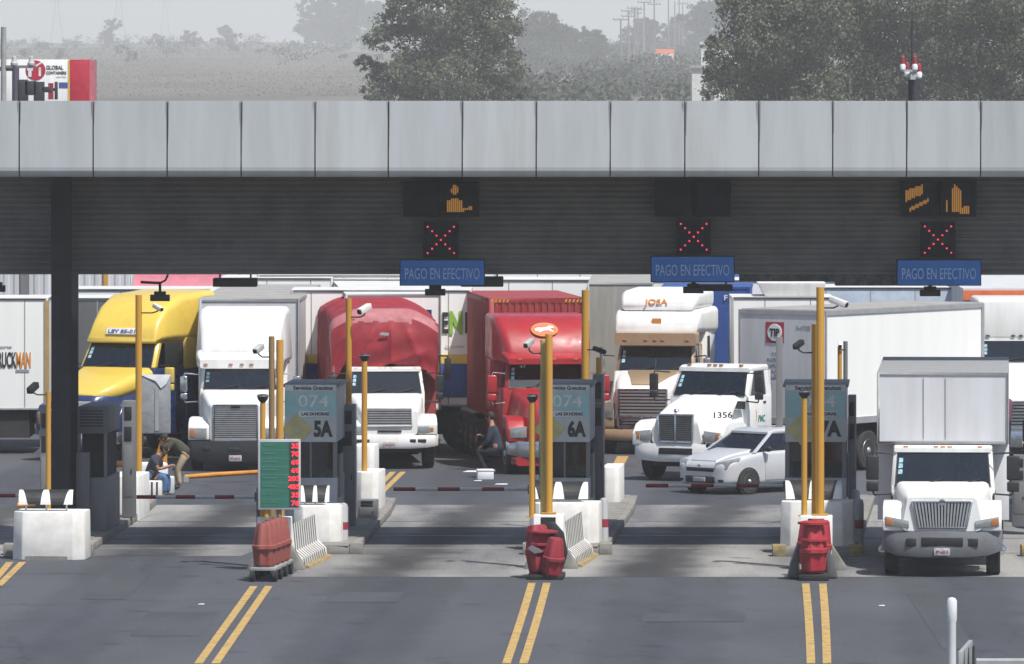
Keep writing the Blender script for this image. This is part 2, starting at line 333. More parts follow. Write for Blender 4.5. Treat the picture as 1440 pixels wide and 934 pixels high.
for a in seams[1:-1]:
    x = PX(a, DF); g = G(); l_ = rnd.uniform(.4, 1.2); w0 = rnd.uniform(.01, .03)
    g.poly([(x + .021, -.012, zt - .01), (x + .021 + w0, -.012, zt - .01), (x + .021 + w0 * .2, -.012, zt - l_), (x + .021, -.012, zt - l_)]); l_ = rnd.uniform(.2, .6)
    g.poly([(x - .021 - w0, -.012, zt - .01), (x - .021, -.012, zt - .01), (x - .021, -.012, zt - l_)])
    g.obj('joint_stains', drip, can, smooth=False)
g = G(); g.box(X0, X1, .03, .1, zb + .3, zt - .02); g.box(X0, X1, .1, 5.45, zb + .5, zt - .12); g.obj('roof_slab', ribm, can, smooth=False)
g = G(); zr0 = PZ(386, DR); zr1 = zb + .5; n = 22; pitch = (zr1 - zr0) / n
pr = []
for i in range(n):
    z = zr0 + i * pitch; pr += [(0, z), (0, z + pitch * .46), (.075, z + pitch * .56), (.075, z + pitch * .9)]
pr.append((0, zr1)); yy = DR - 163
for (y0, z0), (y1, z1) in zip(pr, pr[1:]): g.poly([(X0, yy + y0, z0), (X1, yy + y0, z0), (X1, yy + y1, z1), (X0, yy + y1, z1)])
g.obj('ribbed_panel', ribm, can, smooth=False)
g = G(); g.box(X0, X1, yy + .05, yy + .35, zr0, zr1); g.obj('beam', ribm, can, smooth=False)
g = G(); a, b = PX(1175, DR), PX(1262, DR); g.box(a, b, yy + .02, yy + .4, PZ(402, DR), zr0 - .004); g.box(PX(1040, DR), a - .003, yy + .06, yy + .4, PZ(396, DR), zr0 - .004); g.obj('beam_bottom_plate', mat('stained_plate', (.12, .12, .12), .7, dirt=(.03, .03, .03), dirtamt=.9, scale=6), can, smooth=False)
def icol(pxa, pxb, D, ztop, nm):
    x0, x1 = PX(pxa, D), PX(pxb, D); y = D - 163
    g = G(); g.box(x0, x1, y, y + .03, 0, ztop); g.box(x0, x1, y + .37, y + .4, 0, ztop); c_ = (x0 + x1) / 2; g.box(c_ - .02, c_ + .02, y + .03, y + .37, 0, ztop)
    g.box(x0 - .1, x1 + .1, y - .06, y + .46, 0, .04); g.obj(nm, colm, can, smooth=False)
icol(72, 99, 167.9, zb + .5, 'column'); icol(84, 109, 170.6, zr1, 'column'); icol(1560, 1586, 167.9, zb + .5, 'column')

# ================================================================== lane signals and signs
def screen(pxa, pxb, pya, pyb, kind, label, D=168.15):
    x0, x1, z0, z1 = PX(pxa, D), PX(pxb, D), PZ(pyb, D), PZ(pya, D); cx = (x0 + x1) / 2
    t = thing('message_display', label, 'display', (cx, D, z0), 0, 'lane message displays'); w_ = (x1 - x0) / 2; h_ = z1 - z0
    G().box(-w_, w_, 0, .18, 0, h_).obj('housing', black, t, bevel=.01)
    G().box(-w_ + .03, w_ - .03, -.012, -.002, .03, h_ - .03).obj('screen', scr, t, smooth=False)
    G().box(-.04, .04, .18, .36, h_ * .4, h_ * .6).obj('bracket', black, t, smooth=False)
    if not kind: return
    g = G(); W_, Hh = w_ * 2, h_
    def inside(u, v):
        if kind == 'man':      # head, body, outstretched hand, in the unit square
            return ((u - .3) ** 2 / .010 + (v - .78) ** 2 / .02 < 1) or (.08 < u < .52 and .1 < v < .55 - abs(u - .3) * .5) or (.5 <= u < .85 and .12 + (u - .5) * .25 < v < .2 + (u - .5) * .32)
        if kind == 'card':
            return (.1 < u < .66 and .42 + (u - .1) * .42 < v < .74 + (u - .1) * .36) or (.25 < u < .85 and .12 + (u - .25) * .5 < v < .24 + (u - .25) * .5)
        if kind == 'hand': return (.32 < u < .6 and .1 < v < .95 - abs(u - .4) * 1.3) or (.1 < u < .2 and .1 < v < .45) or (.5 < u < .85 and .08 < v < .2 + .1 * u)
    n = 17
    for i in range(n):
        for j in range(n):
            u, v = (i + .5) / n, (j + .5) / n
            if inside(u, v):
                cx_, cz_ = (u - .5) * W_ * .94, v * Hh * .94 + .03 * Hh; hw, hh = W_ / n * .36, Hh / n * .5
                g.poly([(cx_ - hw, -.016, cz_ - hh), (cx_ + hw, -.016, cz_ - hh), (cx_ + hw, -.016, cz_ + hh), (cx_ - hw, -.016, cz_ + hh)])
    g.obj('lit_pictogram', amb, t, smooth=False)
screen(567, 617, 255, 305, None, 'blank dark message display beside the attendant pictogram above the lane 5A exit')
screen(624, 674, 256, 305, 'man', 'message display with amber figure of an attendant holding out a hand')
screen(921, 972, 254, 305, None, 'unlit display, left of the blank pair above the middle red cross signal')
screen(978, 1028, 254, 305, None, 'unlit display, right of the blank pair above the middle red cross signal')
screen(1266, 1316, 255, 305, 'card', 'message display with slanted amber stripes of a hand passing a bill')
screen(1323, 1373, 255, 305, 'hand', 'message display with broken amber figure, rightmost on the ribbed beam')
for (a, b, c, d), lab in (((595, 645, 312, 363), 'dark square signal with red dotted cross, leftmost of three'), ((951, 1000, 308, 358), 'dark square signal with red dotted cross, middle of three'), ((1294, 1344, 312, 362), 'dark square signal with red dotted cross, rightmost of three')):
    D = 168.1; x0, x1, z0, z1 = PX(a, D), PX(b, D), PZ(d, D), PZ(c, D); t = thing('lane_signal', lab, 'traffic signal', ((x0 + x1) / 2, D, z0), 0, 'red cross lane signals'); w_ = (x1 - x0) / 2; h_ = z1 - z0
    G().box(-w_, w_, 0, .16, 0, h_).obj('housing', black, t, bevel=.01); G().box(-w_ + .03, w_ - .03, -.01, -.002, .03, h_ - .03).obj('screen', scr, t, smooth=False)
    G().box(-.04, .04, .16, .41, h_ * .4, h_ * .6).obj('bracket', black, t, smooth=False)
    g = G()
    for i in range(7):
        for s_ in (1, -1):
            if i == 3 and s_ < 0: continue
            u = (i - 3) / 3 * .74 * w_; g.lathe([(-.022, .018), (-.012, .021)], (u, 0, h_ / 2 + s_ * u), 'y', 10)
    g.obj('red_lights', ledpink, t)
for (a, b, c, d), lab in (((562, 682, 365, 402), 'blue PAGO EN EFECTIVO sign with worn first word, leftmost of three'), ((915, 1033, 360, 397), 'blue PAGO EN EFECTIVO sign, the middle one, hung a little higher'), ((1261, 1380, 365, 402), 'blue PAGO EN EFECTIVO sign, rightmost of three')):
    D = 167.6; x0, x1, z0, z1 = PX(a, D), PX(b, D), PZ(d, D), PZ(c, D); t = thing('payment_sign', lab, 'sign', ((x0 + x1) / 2, D, z0), 0, 'blue payment signs'); w_ = (x1 - x0) / 2; h_ = z1 - z0
    G().box(-w_, w_, 0, .2, 0, h_).obj('housing', colm, t, bevel=.01); G().box(-w_ + .02, w_ - .02, -.012, -.002, .02, h_ - .02).obj('sign_face', signb, t, smooth=False)
    text('PAGO EN EFECTIVO', w_ * 1.75, h_ * .42, (0, -.02, h_ * .46), signt, t)
    G().box(-.05, .05, .2, .9, h_ * .55, h_ * .75).obj('bracket', colm, t, smooth=False)
# devices hung below the beam
def hung(px, py, label, w_=.26, arm=None, D=168.9):
    x = PX(px, D); z = PZ(py, D); t = thing('lane_sensor', label, 'sensor', (x, D, z), 0, 'black lane sensors under the beam')
    G().box(-w_, w_, -.1, .12, -.07, .07).box(-w_ * .6, w_ * .6, -.08, .1, .07, .14).obj('sensor_body', black, t, bevel=.012)
    zt_ = zr0 - z
    g = G()
    if arm: g.path([(0, 0, .1), (0, 0, .32), (-.42, 0, .34)], .03); g.path([(0, 0, .32), (.12, 0, .38), (.17, 0, .5), (.17, 0, zt_)], .022)
    else: g.tube((0, 0, .1), (0, 0, max(zt_, .2)), .045)
    g.obj('hanger', black, t)
hung(225, 419, 'black sensor on a bent hanger in front of the yellow truck roof', .21, True)
hung(-3, 406, 'black sensor at the left edge of the frame above the white trailer', .16)
hung(612, 411, 'black sensor under the leftmost blue payment sign', .22, D=168.2)
hung(975, 408, 'black sensor under the middle blue payment sign', .22, D=168.2)
hung(1308, 412, 'black sensor under the rightmost blue payment sign', .22, D=168.2)
for a, b, c, d, lab in ((300, 362, 391, 403, 'flat black box under the beam above the boxy white sleeper truck'), (648, 708, 389, 403, 'flat black box beside the leftmost blue payment sign'), (968, 1030, 400, 409, 'flat black box beneath the middle blue payment sign')):
    D = 169.2; x0, x1, z0, z1 = PX(a, D), PX(b, D), PZ(d, D), PZ(c, D); t = thing('hanging_reader', lab, 'reader', ((x0 + x1) / 2, D, z0), 0, 'flat black readers under the beam'); w_ = (x1 - x0) / 2
    G().box(-w_, w_, -.3, .3, 0, z1 - z0).obj('reader_body', black, t, bevel=.02)
    g = G(); zz = max(zr0 - z0 + .02, z1 - z0 + .05)
    for x in (-w_ * .7, w_ * .7): g.tube((x, .0, z1 - z0), (x, .0, zz), .02)
    g.obj('hanger', black, t)

# ================================================================== trucks
def wheel(root, x, y, r=.5, w_=.28, rim=alum, side=1, z=None, bulge=0, name='wheel'):
    z = r if z is None else z; h = w_ / 2
    o = G().lathe([(-h, r * .58), (-h, r * .92), (-h * .8, r), (h * .8, r), (h, r * .92), (h, r * .58)], (x, y, z), 'x', 28).obj(name, rub, root)
    s = side; p = [(s * (h - .02), r * .6), (s * (h + .005), r * .57), (s * (h - .06), r * .5), (s * (h - .1), r * .3), (s * (h - .02 + bulge), r * .22), (s * (h + .03 + bulge * 1.2), r * .08)]
    q = G().lathe(p, (x, y, z), 'x', 20).obj('rim', rim, o)
    return o
def axle(root, y, r=.5, hw=1.12, dual=False, rim=alum, bulge=0):
    for s in (-1, 1):
        wheel(root, s * (hw - .14), y, r, .28, rim, s, bulge=bulge)
        if dual: wheel(root, s * (hw - .47), y, r, .28, rim, s)
def greenhouse(root, m, yb, yt, yk, wb, wt, z0, z1, roof_m=None, zr=.1, split=False, wins=True, doorz=None, glassm=None, pill=.05, driver=False, visor=False):
    glassm = glassm or winm
    for s in (-1, 1):
        G().hexa([(s * (wb - pill * 1.6), yb, z0), (s * wb, yb + .06, z0), (s * wb, yb + .2, z0), (s * (wb - pill * 1.6), yb + .12, z0),
                  (s * (wt - pill * 1.6), yt, z1), (s * wt, yt + .06, z1), (s * wt, yt + .2, z1), (s * (wt - pill * 1.6), yt + .12, z1)]).obj('pillar', m, root, bevel=.01)
    xi, xj = wb - pill * 1.6, wt - pill * 1.6
    ws = G().hexa([(-xi, yb + .02, z0), (xi, yb + .02, z0), (xi, yb + .035, z0), (-xi, yb + .035, z0), (-xj, yt + .02, z1), (xj, yt + .02, z1), (xj, yt + .035, z1), (-xj, yt + .035, z1)]).obj('windshield', glassm, root, smooth=False)
    ln = Vector((0, yt - yb, z1 - z0)); q = .05
    def onws(u, v, off=-.01): return Vector((u * (xi + (xj - xi) * v), yb + (yt - yb) * v + off, z0 + (z1 - z0) * v))
    g = G(); 
    for u0, u1, v0, v1 in ((-1, 1, 0, .035), (-1, 1, .96, 1), (-1, -.975, .035, .96), (.975, 1, .035, .96)) + (((-.012, .012, .035, .96),) if split else ()):
        a, b, c, d = onws(u0, v0), onws(u1, v0), onws(u1, v1), onws(u0, v1); g.prism([a, b, c, d], (0, .03, 0))
    g.obj('window_seal', black, ws, smooth=False)
    g = G()
    for u in (-.55, .25): a, b = onws(u, .02, -.03), onws(u + .55, .22, -.025); g.tube(a, b, .012, n=6)
    g.obj('wiper', black, ws)
    for v0 in ((.35, .52, .68)): 
        a, b, c, d = onws(-.95, v0, -.004), onws(-.86, v0, -.004), onws(-.86, v0 + .13, -.004), onws(-.95, v0 + .13, -.004); G().prism([a, b, c, d], (0, .003, 0)).obj('sticker', stick, ws, smooth=False)
    # interior
    G().box(-wb + .1, wb - .1, yb + .15, yb + .55, z0 - .06, z0 + .06).obj('dashboard', gdark, root, smooth=False)
    g = G()
    for s in (-1, 1): g.box(s * .48 - .25, s * .48 + .25, yb + 1.05, yb + 1.2, z0 - .3, z0 + (z1 - z0) * .55).box(s * .48 - .14, s * .48 + .14, yb + 1.07, yb + 1.17, z0 + (z1 - z0) * .58, z0 + (z1 - z0) * .85)
    g.obj('seat', mat('seat_fabric', (.06, .06, .065), .9), root, bevel=.03)
    g = G(); bmesh.ops.create_cone  # steering wheel ring
    ring = []
    c = Vector((.48, yb + .62, z0 + .1))
    for i in range(16):
        t = 2 * math.pi * i / 16; ring.append(c + Vector((math.cos(t) * .21, math.sin(t) * .12, math.sin(t) * .17)))
    g.path(ring + [ring[0]], .018, 6); g.tube(c, c + Vector((0, -.2, -.12)), .03); g.obj('steering_wheel', black, root)
    # roof, back wall, side door windows
    rm = roof_m or m
    G().loft([rr(yt - .03, wt - .02, z1 - .02, z1 + zr * .55, .03), rr(yt + .12, wt, z1 - .02, z1 + zr * .9, .05), rr(yk - .1, wt + .01, z1 - .02, z1 + zr, .05), rr(yk, wt - .02, z1 - .02, z1 + zr * .8, .04)]).obj('roof', rm, root)
    G().box(-wb + .03, wb - .03, yk - .08, yk, z0 - .1, z1).obj('rear_wall', m, root, smooth=False)
    for s in (-1, 1):
        ye = min(yk - .15, yb + 1.15)
        G().hexa([(s * wb, ye, z0), (s * (wb - .06), ye, z0), (s * (wb - .06), yk, z0), (s * wb, yk, z0), (s * wt, ye, z1), (s * (wt - .06), ye, z1), (s * (wt - .06), yk, z1), (s * wt, yk, z1)]).obj('side_panel', m, root, smooth=False)
        if wins: G().prism([(s * (wb - .03), yb + .2, z0), (s * (wb - .03), ye, z0), (s * (wt - .03), ye, z1), (s * (wt - .03), yt + .2, z1)], (s * .01, 0, 0)).obj('side_window', glassm, root, smooth=False)
def lower_cab(root, m, y0, y1, hw, z0, z1): 
    G().box(-hw, hw, y0, y1, z0, z1).obj('cab_body', m, root, bevel=.03)
    for s in (-1, 1):
        ye = min(y1 - .1, y0 + 1.15)
        d = G().box(s * hw - .004 if s > 0 else -hw - .012, s * hw + .012 if s > 0 else -hw + .004, y0 + .12, ye, z0 + .1, z1 - .01).obj('door', m, root, bevel=.004)
        G().box(s * (hw + .014) - .012, s * (hw + .014) + .012, ye - .25, ye - .1, z1 - .2, z1 - .15).obj('door_handle', black, d, bevel=.005)
def hood(root, m, secs, name='hood'): return G().loft([rr(*q) for q in secs]).obj(name, m, root, ang=50)
def fenders(root, m, y0, y1, xa, xb, zl, zt_, zf, r=.53, yw=None, bev=.08):
    for s in (-1, 1):
        yw_ = (y0 + y1) / 2 if yw is None else yw
        pts = [(y0, zl), (y0, zf), (y0 + .18, zt_ - .08), (y0 + .45, zt_), (yw_ + .35, zt_), (y1 - .1, zt_ - .2), (y1, zl), (yw_ + r + .08, zl)]
        for i in range(7):
            a = R(20 + 140 * i / 6); pts.append((yw_ + (r + .08) * math.cos(a), max(zl, .52 + (r + .08) * math.sin(a))))
        pts.append((yw_ - r - .08, zl))
        P = [(s * xa, y, z) for y, z in pts]
        G().prism(P, (s * (xb - xa), 0, 0)).obj('fender', m, root, bevel=bev, seg=3, ang=50)
def grille(root, hw, z0, z1, y, mode='h', n=10, frame=chrome, bars=chrome, hw2=None, fr=.03, back=black, lean=.0):
    hw2 = hw2 or hw
    def q(u, v, off): return Vector((u * (hw + (hw2 - hw) * v), y + lean * v + off, z0 + (z1 - z0) * v))
    G().prism([q(-1, 0, -.005), q(1, 0, -.005), q(1, 1, -.005), q(-1, 1, -.005)], (0, .03, 0)).obj('grille', back, root, smooth=False)
    gr = root.children[-1] if False else COL.objects[-1]
    g = G(); f = fr / hw
    for u0, u1, v0, v1 in ((-1, 1, -.04, .02), (-1, 1, .98, 1.04), (-1 - f, -1, -.04, 1.04), (1, 1 + f, -.04, 1.04)):
        g.prism([q(u0, v0, -.03), q(u1, v0, -.03), q(u1, v1, -.03), q(u0, v1, -.03)], (0, .05, 0))
    g.obj('grille_frame', frame, gr, bevel=.006)
    g = G()
    for i in range(n):
        c = (i + .5) / n; h = .28 / n
        if mode == 'h': g.prism([q(-.98, c - h, -.022), q(.98, c - h, -.022), q(.98, c + h, -.022), q(-.98, c + h, -.022)], (0, .018, 0))
        else:
            u = -1 + 2 * c; g.prism([q(u - h * 2, 0.02, -.022), q(u + h * 2, 0.02, -.022), q(u + h * 2, .98, -.022), q(u - h * 2, .98, -.022)], (0, .018, 0))
    g.obj('grille_bars', bars, gr, smooth=False)
def bumper(root, m, hw, z0, z1, y0=0, dep=.3, curve=.12, holes=(), pl=True, name='bumper', lift=.22):
    h = (z1 - z0); rings = []
    for u in (-1, -.93, -.75, -.4, 0, .4, .75, .93, 1):
        yy = y0 + curve * abs(u) ** 3 + (.1 if abs(u) == 1 else 0); x = u * hw; z0_, z0 = z0, z0 + h * lift * max(0, (abs(u) - .6) / .4) ** 1.5
        rings.append([(x, yy + .02, z0), (x, yy - .01, z0 + h * .15), (x, yy - .02, z0 + h * .6), (x, yy + .02, z1), (x, yy + dep, z1), (x, yy + dep, z0)]); z0 = z0_
    b = G().loft(rings).obj(name, m, root, ang=40)
    for (xa, xb, za, zb_) in holes: G().box(xa, xb, y0 - .028 + curve * max(abs(xa), abs(xb)) ** 3 / hw ** 3 * .6, y0 + .1, za, zb_).obj('bumper_opening', black, b, bevel=.02)
    if pl:
        p = G().box(-.16, .16, y0 - .05, y0 - .035, z0 + h * .08, z0 + h * .08 + .15).obj('licence_plate', plate, b, bevel=.005)
        text('87-AC-2', .24, .05, (0, y0 - .056, z0 + h * .08 + .075), bandr, p)
    return b
def headl(root, x0, x1, z0, z1, y, slant=0, amb_=True, side=None):
    for s in (-1, 1):
        P = [(s * x0, y, z0), (s * x1, y + .06, z0 + slant * .3), (s * x1, y + .06, z1), (s * x0, y, z1 - slant)]
        h = G().prism(P, (0, .08, 0)).obj('headlight', lensm, root, bevel=.012)
        if amb_:
            xm = x0 + (x1 - x0) * .68
            P = [(s * xm, y + .03, z0 + .03), (s * (x1 - .01), y + .045, z0 + slant * .3 + .03), (s * (x1 - .01), y + .045, z1 - .03), (s * xm, y + .03, z1 - .03 - slant * .3)]
            G().prism(P, (0, .06, 0)).obj('turn_signal', amber, h, bevel=.006)
def mirrors(root, x, y, z0, z1, m=black, w_=.11, arm=.9, zlow=None, xin=1.0, d=.1, chromearm=False):
    for s in (-1, 1):
        mm = G().box(s * x - w_, s * x + w_, y, y + d, z0 + (z1 - z0) * .32, z1).obj('mirror', m, root, bevel=.035, seg=3)
        G().box(s * x - w_ * .95, s * x + w_ * .95, y, y + d, z0, z0 + (z1 - z0) * .28).obj('convex_mirror', m, mm, bevel=.03, seg=3)
        g = G(); g.path([(s * xin, y + .15, z1 + .03), (s * (x - .02), y + .05, z1 + .06), (s * x, y + .05, z1 - .02)], .018, 6); g.path([(s * xin, y + .15, z0 - .05), (s * (x - .03), y + .05, z0 - .07), (s * x, y + .05, z0 + .03)], .018, 6)
        g.obj('mirror_arm', chrome if chromearm else black, mm)
def markers(root, xs_, y, z, m=amber, dy=0):
    for x in xs_: G().box(x - .05, x + .05, y - .02 + dy * abs(x), y + .05, z - .022, z + .022).obj('marker_light', m, root, bevel=.01)
def chassis(root, y0, y1, z0=.55, z1=.85, hw=.45):
    g = G(); g.box(-hw, -hw + .12, y0, y1, z0, z1); g.box(hw - .12, hw, y0, y1, z0, z1)
    y = y0 + .4
    while y < y1: g.box(-hw + .12, hw - .12, y, y + .1, z0 + .05, z1 - .03); y += 1.1
    g.obj('chassis', chas, root, smooth=False)
def boxbody(root, hw, y0, y1, z0, z1, m, mr=None, name='box_body', corner=None, rail=None, seamsx=(), frame=.07, corr=False, side_corr=False, lean=.0, cap=None):
    corner = corner or galv
    b = G().box(-hw + .02, hw - .02, y0 + .02, y1 - .02, z0 + .02, z1 - .02).obj(name, m, root, smooth=False)
    G().box(-hw + .01, hw - .01, y0 + .01, y1 - .01, z1 - .02, z1 + .012).obj('roof_panel', mr or roofg, b, smooth=False)
    g = G(); f = frame
    for s in (-1, 1):
        for yy in (y0, y1 - f): g.box(s * hw - (f if s > 0 else 0), s * hw + (0 if s > 0 else f), yy, yy + f, z0, z1)
        for zz in (z0, z1 - f): g.box(s * hw - (f if s > 0 else 0), s * hw + (0 if s > 0 else f), y0 + f, y1 - f, zz, zz + f)
    for yy in (y0, y1 - f):
        for zz in (z0, z1 - f): g.box(-hw + f, hw - f, yy, yy + f, zz, zz + f)
    g.obj('frame', corner, b, bevel=.01)
    if corr:
        g = G(); n = 13; ww = (2 * hw - 2 * f) / n
        for i in range(n):
            x = -hw + f + ww * i; g.hexa([(x, y0 + .021, z0 + f), (x + ww * .75, y0 + .021, z0 + f), (x + ww * .75, y0 + .022, z0 + f), (x, y0 + .022, z0 + f), (x, y0 + .021, z1 - f), (x + ww * .75, y0 + .021, z1 - f), (x + ww * .75, y0 + .022, z1 - f), (x, y0 + .022, z1 - f)]) if False else g.prism([(x, y0 + .02, z0 + f), (x + ww * .18, y0 - .015, z0 + f), (x + ww * .5, y0 - .015, z0 + f), (x + ww * .68, y0 + .02, z0 + f)], (0, 0, z1 - z0 - 2 * f))
        g.obj('corrugation', m, b, smooth=False)
    if side_corr:
        n = int((y1 - y0) / .28); ww = (y1 - y0 - 2 * f) / n
        for s in (-1, 1):
            g = G()
            for i in range(n):
                y = y0 + f + ww * i; x = s * (hw - .02); xo = s * (hw + .012)
                g.prism([(x, y, z0 + f), (xo, y + ww * .18, z0 + f), (xo, y + ww * .5, z0 + f), (x, y + ww * .68, z0 + f)], (0, 0, z1 - z0 - 2 * f))
            g.obj('side_corrugation', m, b, smooth=False)
    elif side_corr is not None:
        g = G()
        y = y0 + .6
        while y < y1 - .3:
            for s in (-1, 1): g.box(s * (hw - .02) - .004, s * (hw - .02) + .004, y, y + .03, z0 + f, z1 - f)
            y += 1.2
        g.obj('panel_seams', corner, b, smooth=False)
    return b

# ---- white box truck passing the lane on the right
D0 = 156.9
bt = thing('box_truck', 'white cab-over-attic box truck with grey bumper driving out of the right lane', 'truck', (PX(1323, D0), D0 - .45, 0), -3.6)
wht = white
bumper(bt, bumpg, 1.21, .40, .93, 0, .35, .24, lift=.26, holes=((-.72, -.5, .62, .78), (.5, .72, .62, .78), (-.42, .42, .62, .80)))
hood(bt, wht, [(.06, .80, .93, 1.60, .10, .70), (.14, .86, .93, 1.66, .12, .74), (.7, .93, .9, 1.68, .16, .82), (1.35, 1.0, .9, 1.76, .16, .9), (1.85, 1.04, .9, 1.82, .14, .96)])
fenders(bt, wht, .1, 1.6, .78, 1.19, .92, 1.48, 1.12, yw=.95, bev=.17)
grille(bt, .47, 1.0, 1.50, .035, 'v', 17, chrome, alum, hw2=.57, fr=.035)
g = G(); g.lathe([(-.03, .065), (-.01, .07)], (0, .035, 1.5), 'y', 16); g.obj('emblem', chrome, bt)
headl(bt, .66, 1.14, .99, 1.22, .03, slant=.09)
lower_cab(bt, wht, 1.8, 3.1, 1.04, .75, 1.74)
greenhouse(bt, wht, 1.78, 2.05, 3.1, 1.05, 1.0, 1.72, 2.42, zr=.12)
markers(bt, (-.75, -.14, 0, .14, .75), 2.06, 2.5)
mirrors(bt, 1.42, 1.7, 1.62, 2.35, black, .13, xin=1.03)
g = G(); 
for s in (-1, 1): g.prism([(s * 1.0, 1.45, 1.55), (s * 1.02, 1.6, 1.6), (s * 1.02, 1.68, 1.42), (s * 1.0, 1.5, 1.4)], (s * .03, 0, 0))
g.obj('hood_vent', black, bt)
bx = boxbody(bt, 1.34, 2.35, 10.3, 2.56, 3.99, gbox, galv, corner=galv, frame=.055, side_corr=None)
G().box(-1.34, 1.34, 3.35, 10.3, .95, 2.55).obj('box_lower_body', gbox, bt, bevel=.01)
for x in (-.4, .045): G().box(x, x + .015, 2.352, 2.366, 2.66, 3.89).obj('panel_seam', galv, bx, smooth=False)
chassis(bt, .3, 10, .5, .9)
axle(bt, .98, .5, 1.16, False, chrome, .08); axle(bt, 8.3, .5, 1.2, True, chrome)
G().box(-.85, .85, .4, 1.7, .38, .88).obj('engine_sump', chas, bt, bevel=.03)
for s in (-1, 1): G().box(s * 1.0 - .22, s * 1.0 + .22, 3.6, 5.2, .45, .93).obj('fuel_tank', chas, bt, bevel=.08)
# ---- another truck, mostly outside the frame to the right (only its mirror shows)
b2 = copy_tree(bt); b2.location = (12.75, 171.5, 0)
b2['label'] = 'dark mirror and edge of a truck cut off by the right frame edge'; b2['category'] = 'truck'

# ---- boxy white sleeper truck with white trailer
D0 = 195
fl = thing('semi_truck', 'boxy white sleeper truck with wide ribbed grille and black bumper pulling a white trailer', 'truck', (PX(331, D0), D0, 0), -1.2)
bumper(fl, black, 1.2, .22, .76, 0, .3, .10, holes=((-.82, -.62, .52, .64), (-.2, .12, .5, .6)))
hood(fl, white, [(.1, .62, .74, 1.66, .08), (.25, .70, .74, 1.72, .1), (1.2, .86, .74, 1.86, .12), (2.0, .98, .74, 1.97, .12)])
fenders(fl, white, .12, 1.75, .66, 1.19, .78, 1.32, 1.12, yw=1.0, bev=.09)
grille(fl, .53, .8, 1.64, .08, 'h', 16, chrome, alum, fr=.04)
headl(fl, .72, 1.16, .82, 1.08, .06)
lower_cab(fl, white, 1.95, 4.6, 1.0, .7, 1.98)
greenhouse(fl, white, 1.95, 2.08, 3.6, 1.0, .95, 1.97, 2.5, split=True, zr=.08, glassm=wind)
G().loft([rr(1.86, 1.0, 2.5, 2.72, .06), rr(2.1, 1.08, 2.5, 2.84, .08), rr(2.2, 1.1, 2.5, 2.95, .1)]).obj('sun_visor', white, fl)
markers(fl, (-.85, -.22, .06, .3, .98), 1.85, 2.6)
G().loft([rr(2.15, 1.02, 2.56, 2.98, .12, .98), rr(2.42, 1.12, 2.56, 3.5, .18, 1.02), rr(2.75, 1.16, 2.56, 3.86, .2, 1.08), rr(3.3, 1.18, 2.56, 3.97, .18, 1.12), rr(4.9, 1.18, 2.56, 3.97, .15, 1.12)]).obj('roof_fairing', white, fl, ang=60)
G().prism([(-.44, 2.40, 3.22), (.44, 2.40, 3.22), (.44, 2.52, 3.42), (-.44, 2.52, 3.42)], (0, .2, 0)).obj('fairing_window', black, fl, bevel=.02)
G().box(-1.12, 1.12, 3.6, 4.9, .8, 2.6).obj('sleeper', white, fl, bevel=.04)
mirrors(fl, 1.42, 2.1, 1.7, 2.3, chrome, .09, xin=1.0, chromearm=True)
boxbody(fl, 1.3, 6.2, 18.2, 1.15, 4.1, wdirty, roofg, name='trailer', corner=galv, frame=.08)
chassis(fl, .5, 17.5, .7, 1.1)
for y in (1.0,): axle(fl, y, .5, 1.14)
for y in (7.2, 8.5, 15.5, 16.8): axle(fl, y, .5, 1.2, True)
G().box(-.8, .8, .4, 2, .35, .8).obj('engine_sump', chas, fl)
text('FREIGHT', .3, .05, (0, .03, 1.69), txtb, fl) if False else None
G().box(-.12, .12, .02, .06, 1.6, 1.66).obj('hood_badge', black, fl, bevel=.02)

# ---- tarpaulin truck
D0 = 196
tp = thing('tarpaulin_truck', 'white short-nosed truck with a load wrapped in shiny red tarpaulin', 'truck', (PX(548, D0), D0, 0), 4.2)
bumper(tp, white, 1.23, .52, .86, 0, .3, .08, holes=((.5, .66, .68, .76), (.7, .92, .68, .76), (-.66, -.5, .68, .76), (-.92, -.7, .68, .76)))
hood(tp, white, [(.06, .70, .86, 1.5, .1), (.2, .78, .86, 1.62, .14), (1.0, .88, .86, 1.74, .16), (1.7, .95, .86, 1.84, .14)])
fenders(tp, white, .08, 1.5, .72, 1.2, .88, 1.34, 1.12, yw=.9, bev=.09)
grille(tp, .55, 1.1, 1.52, .04, 'h', 7, white, alum, fr=.03)
headl(tp, .72, 1.16, .9, 1.08, .04)
text('TRUCK', .5, .055, (0, .04, .96), txtb, tp) if False else G().box(-.3, .3, .03, .06, .93, .98).obj('hood_badge', black, tp, bevel=.01)
lower_cab(tp, white, 1.68, 2.9, .98, .7, 1.84)
greenhouse(tp, white, 1.68, 1.92, 2.9, .99, .92, 1.83, 2.4, zr=.1, glassm=winm)
markers(tp, (-.75, -.14, 0, .14, .75), 1.93, 2.45)
mirrors(tp, 1.36, 1.6, 1.68, 2.3, black, .1, xin=1.0)
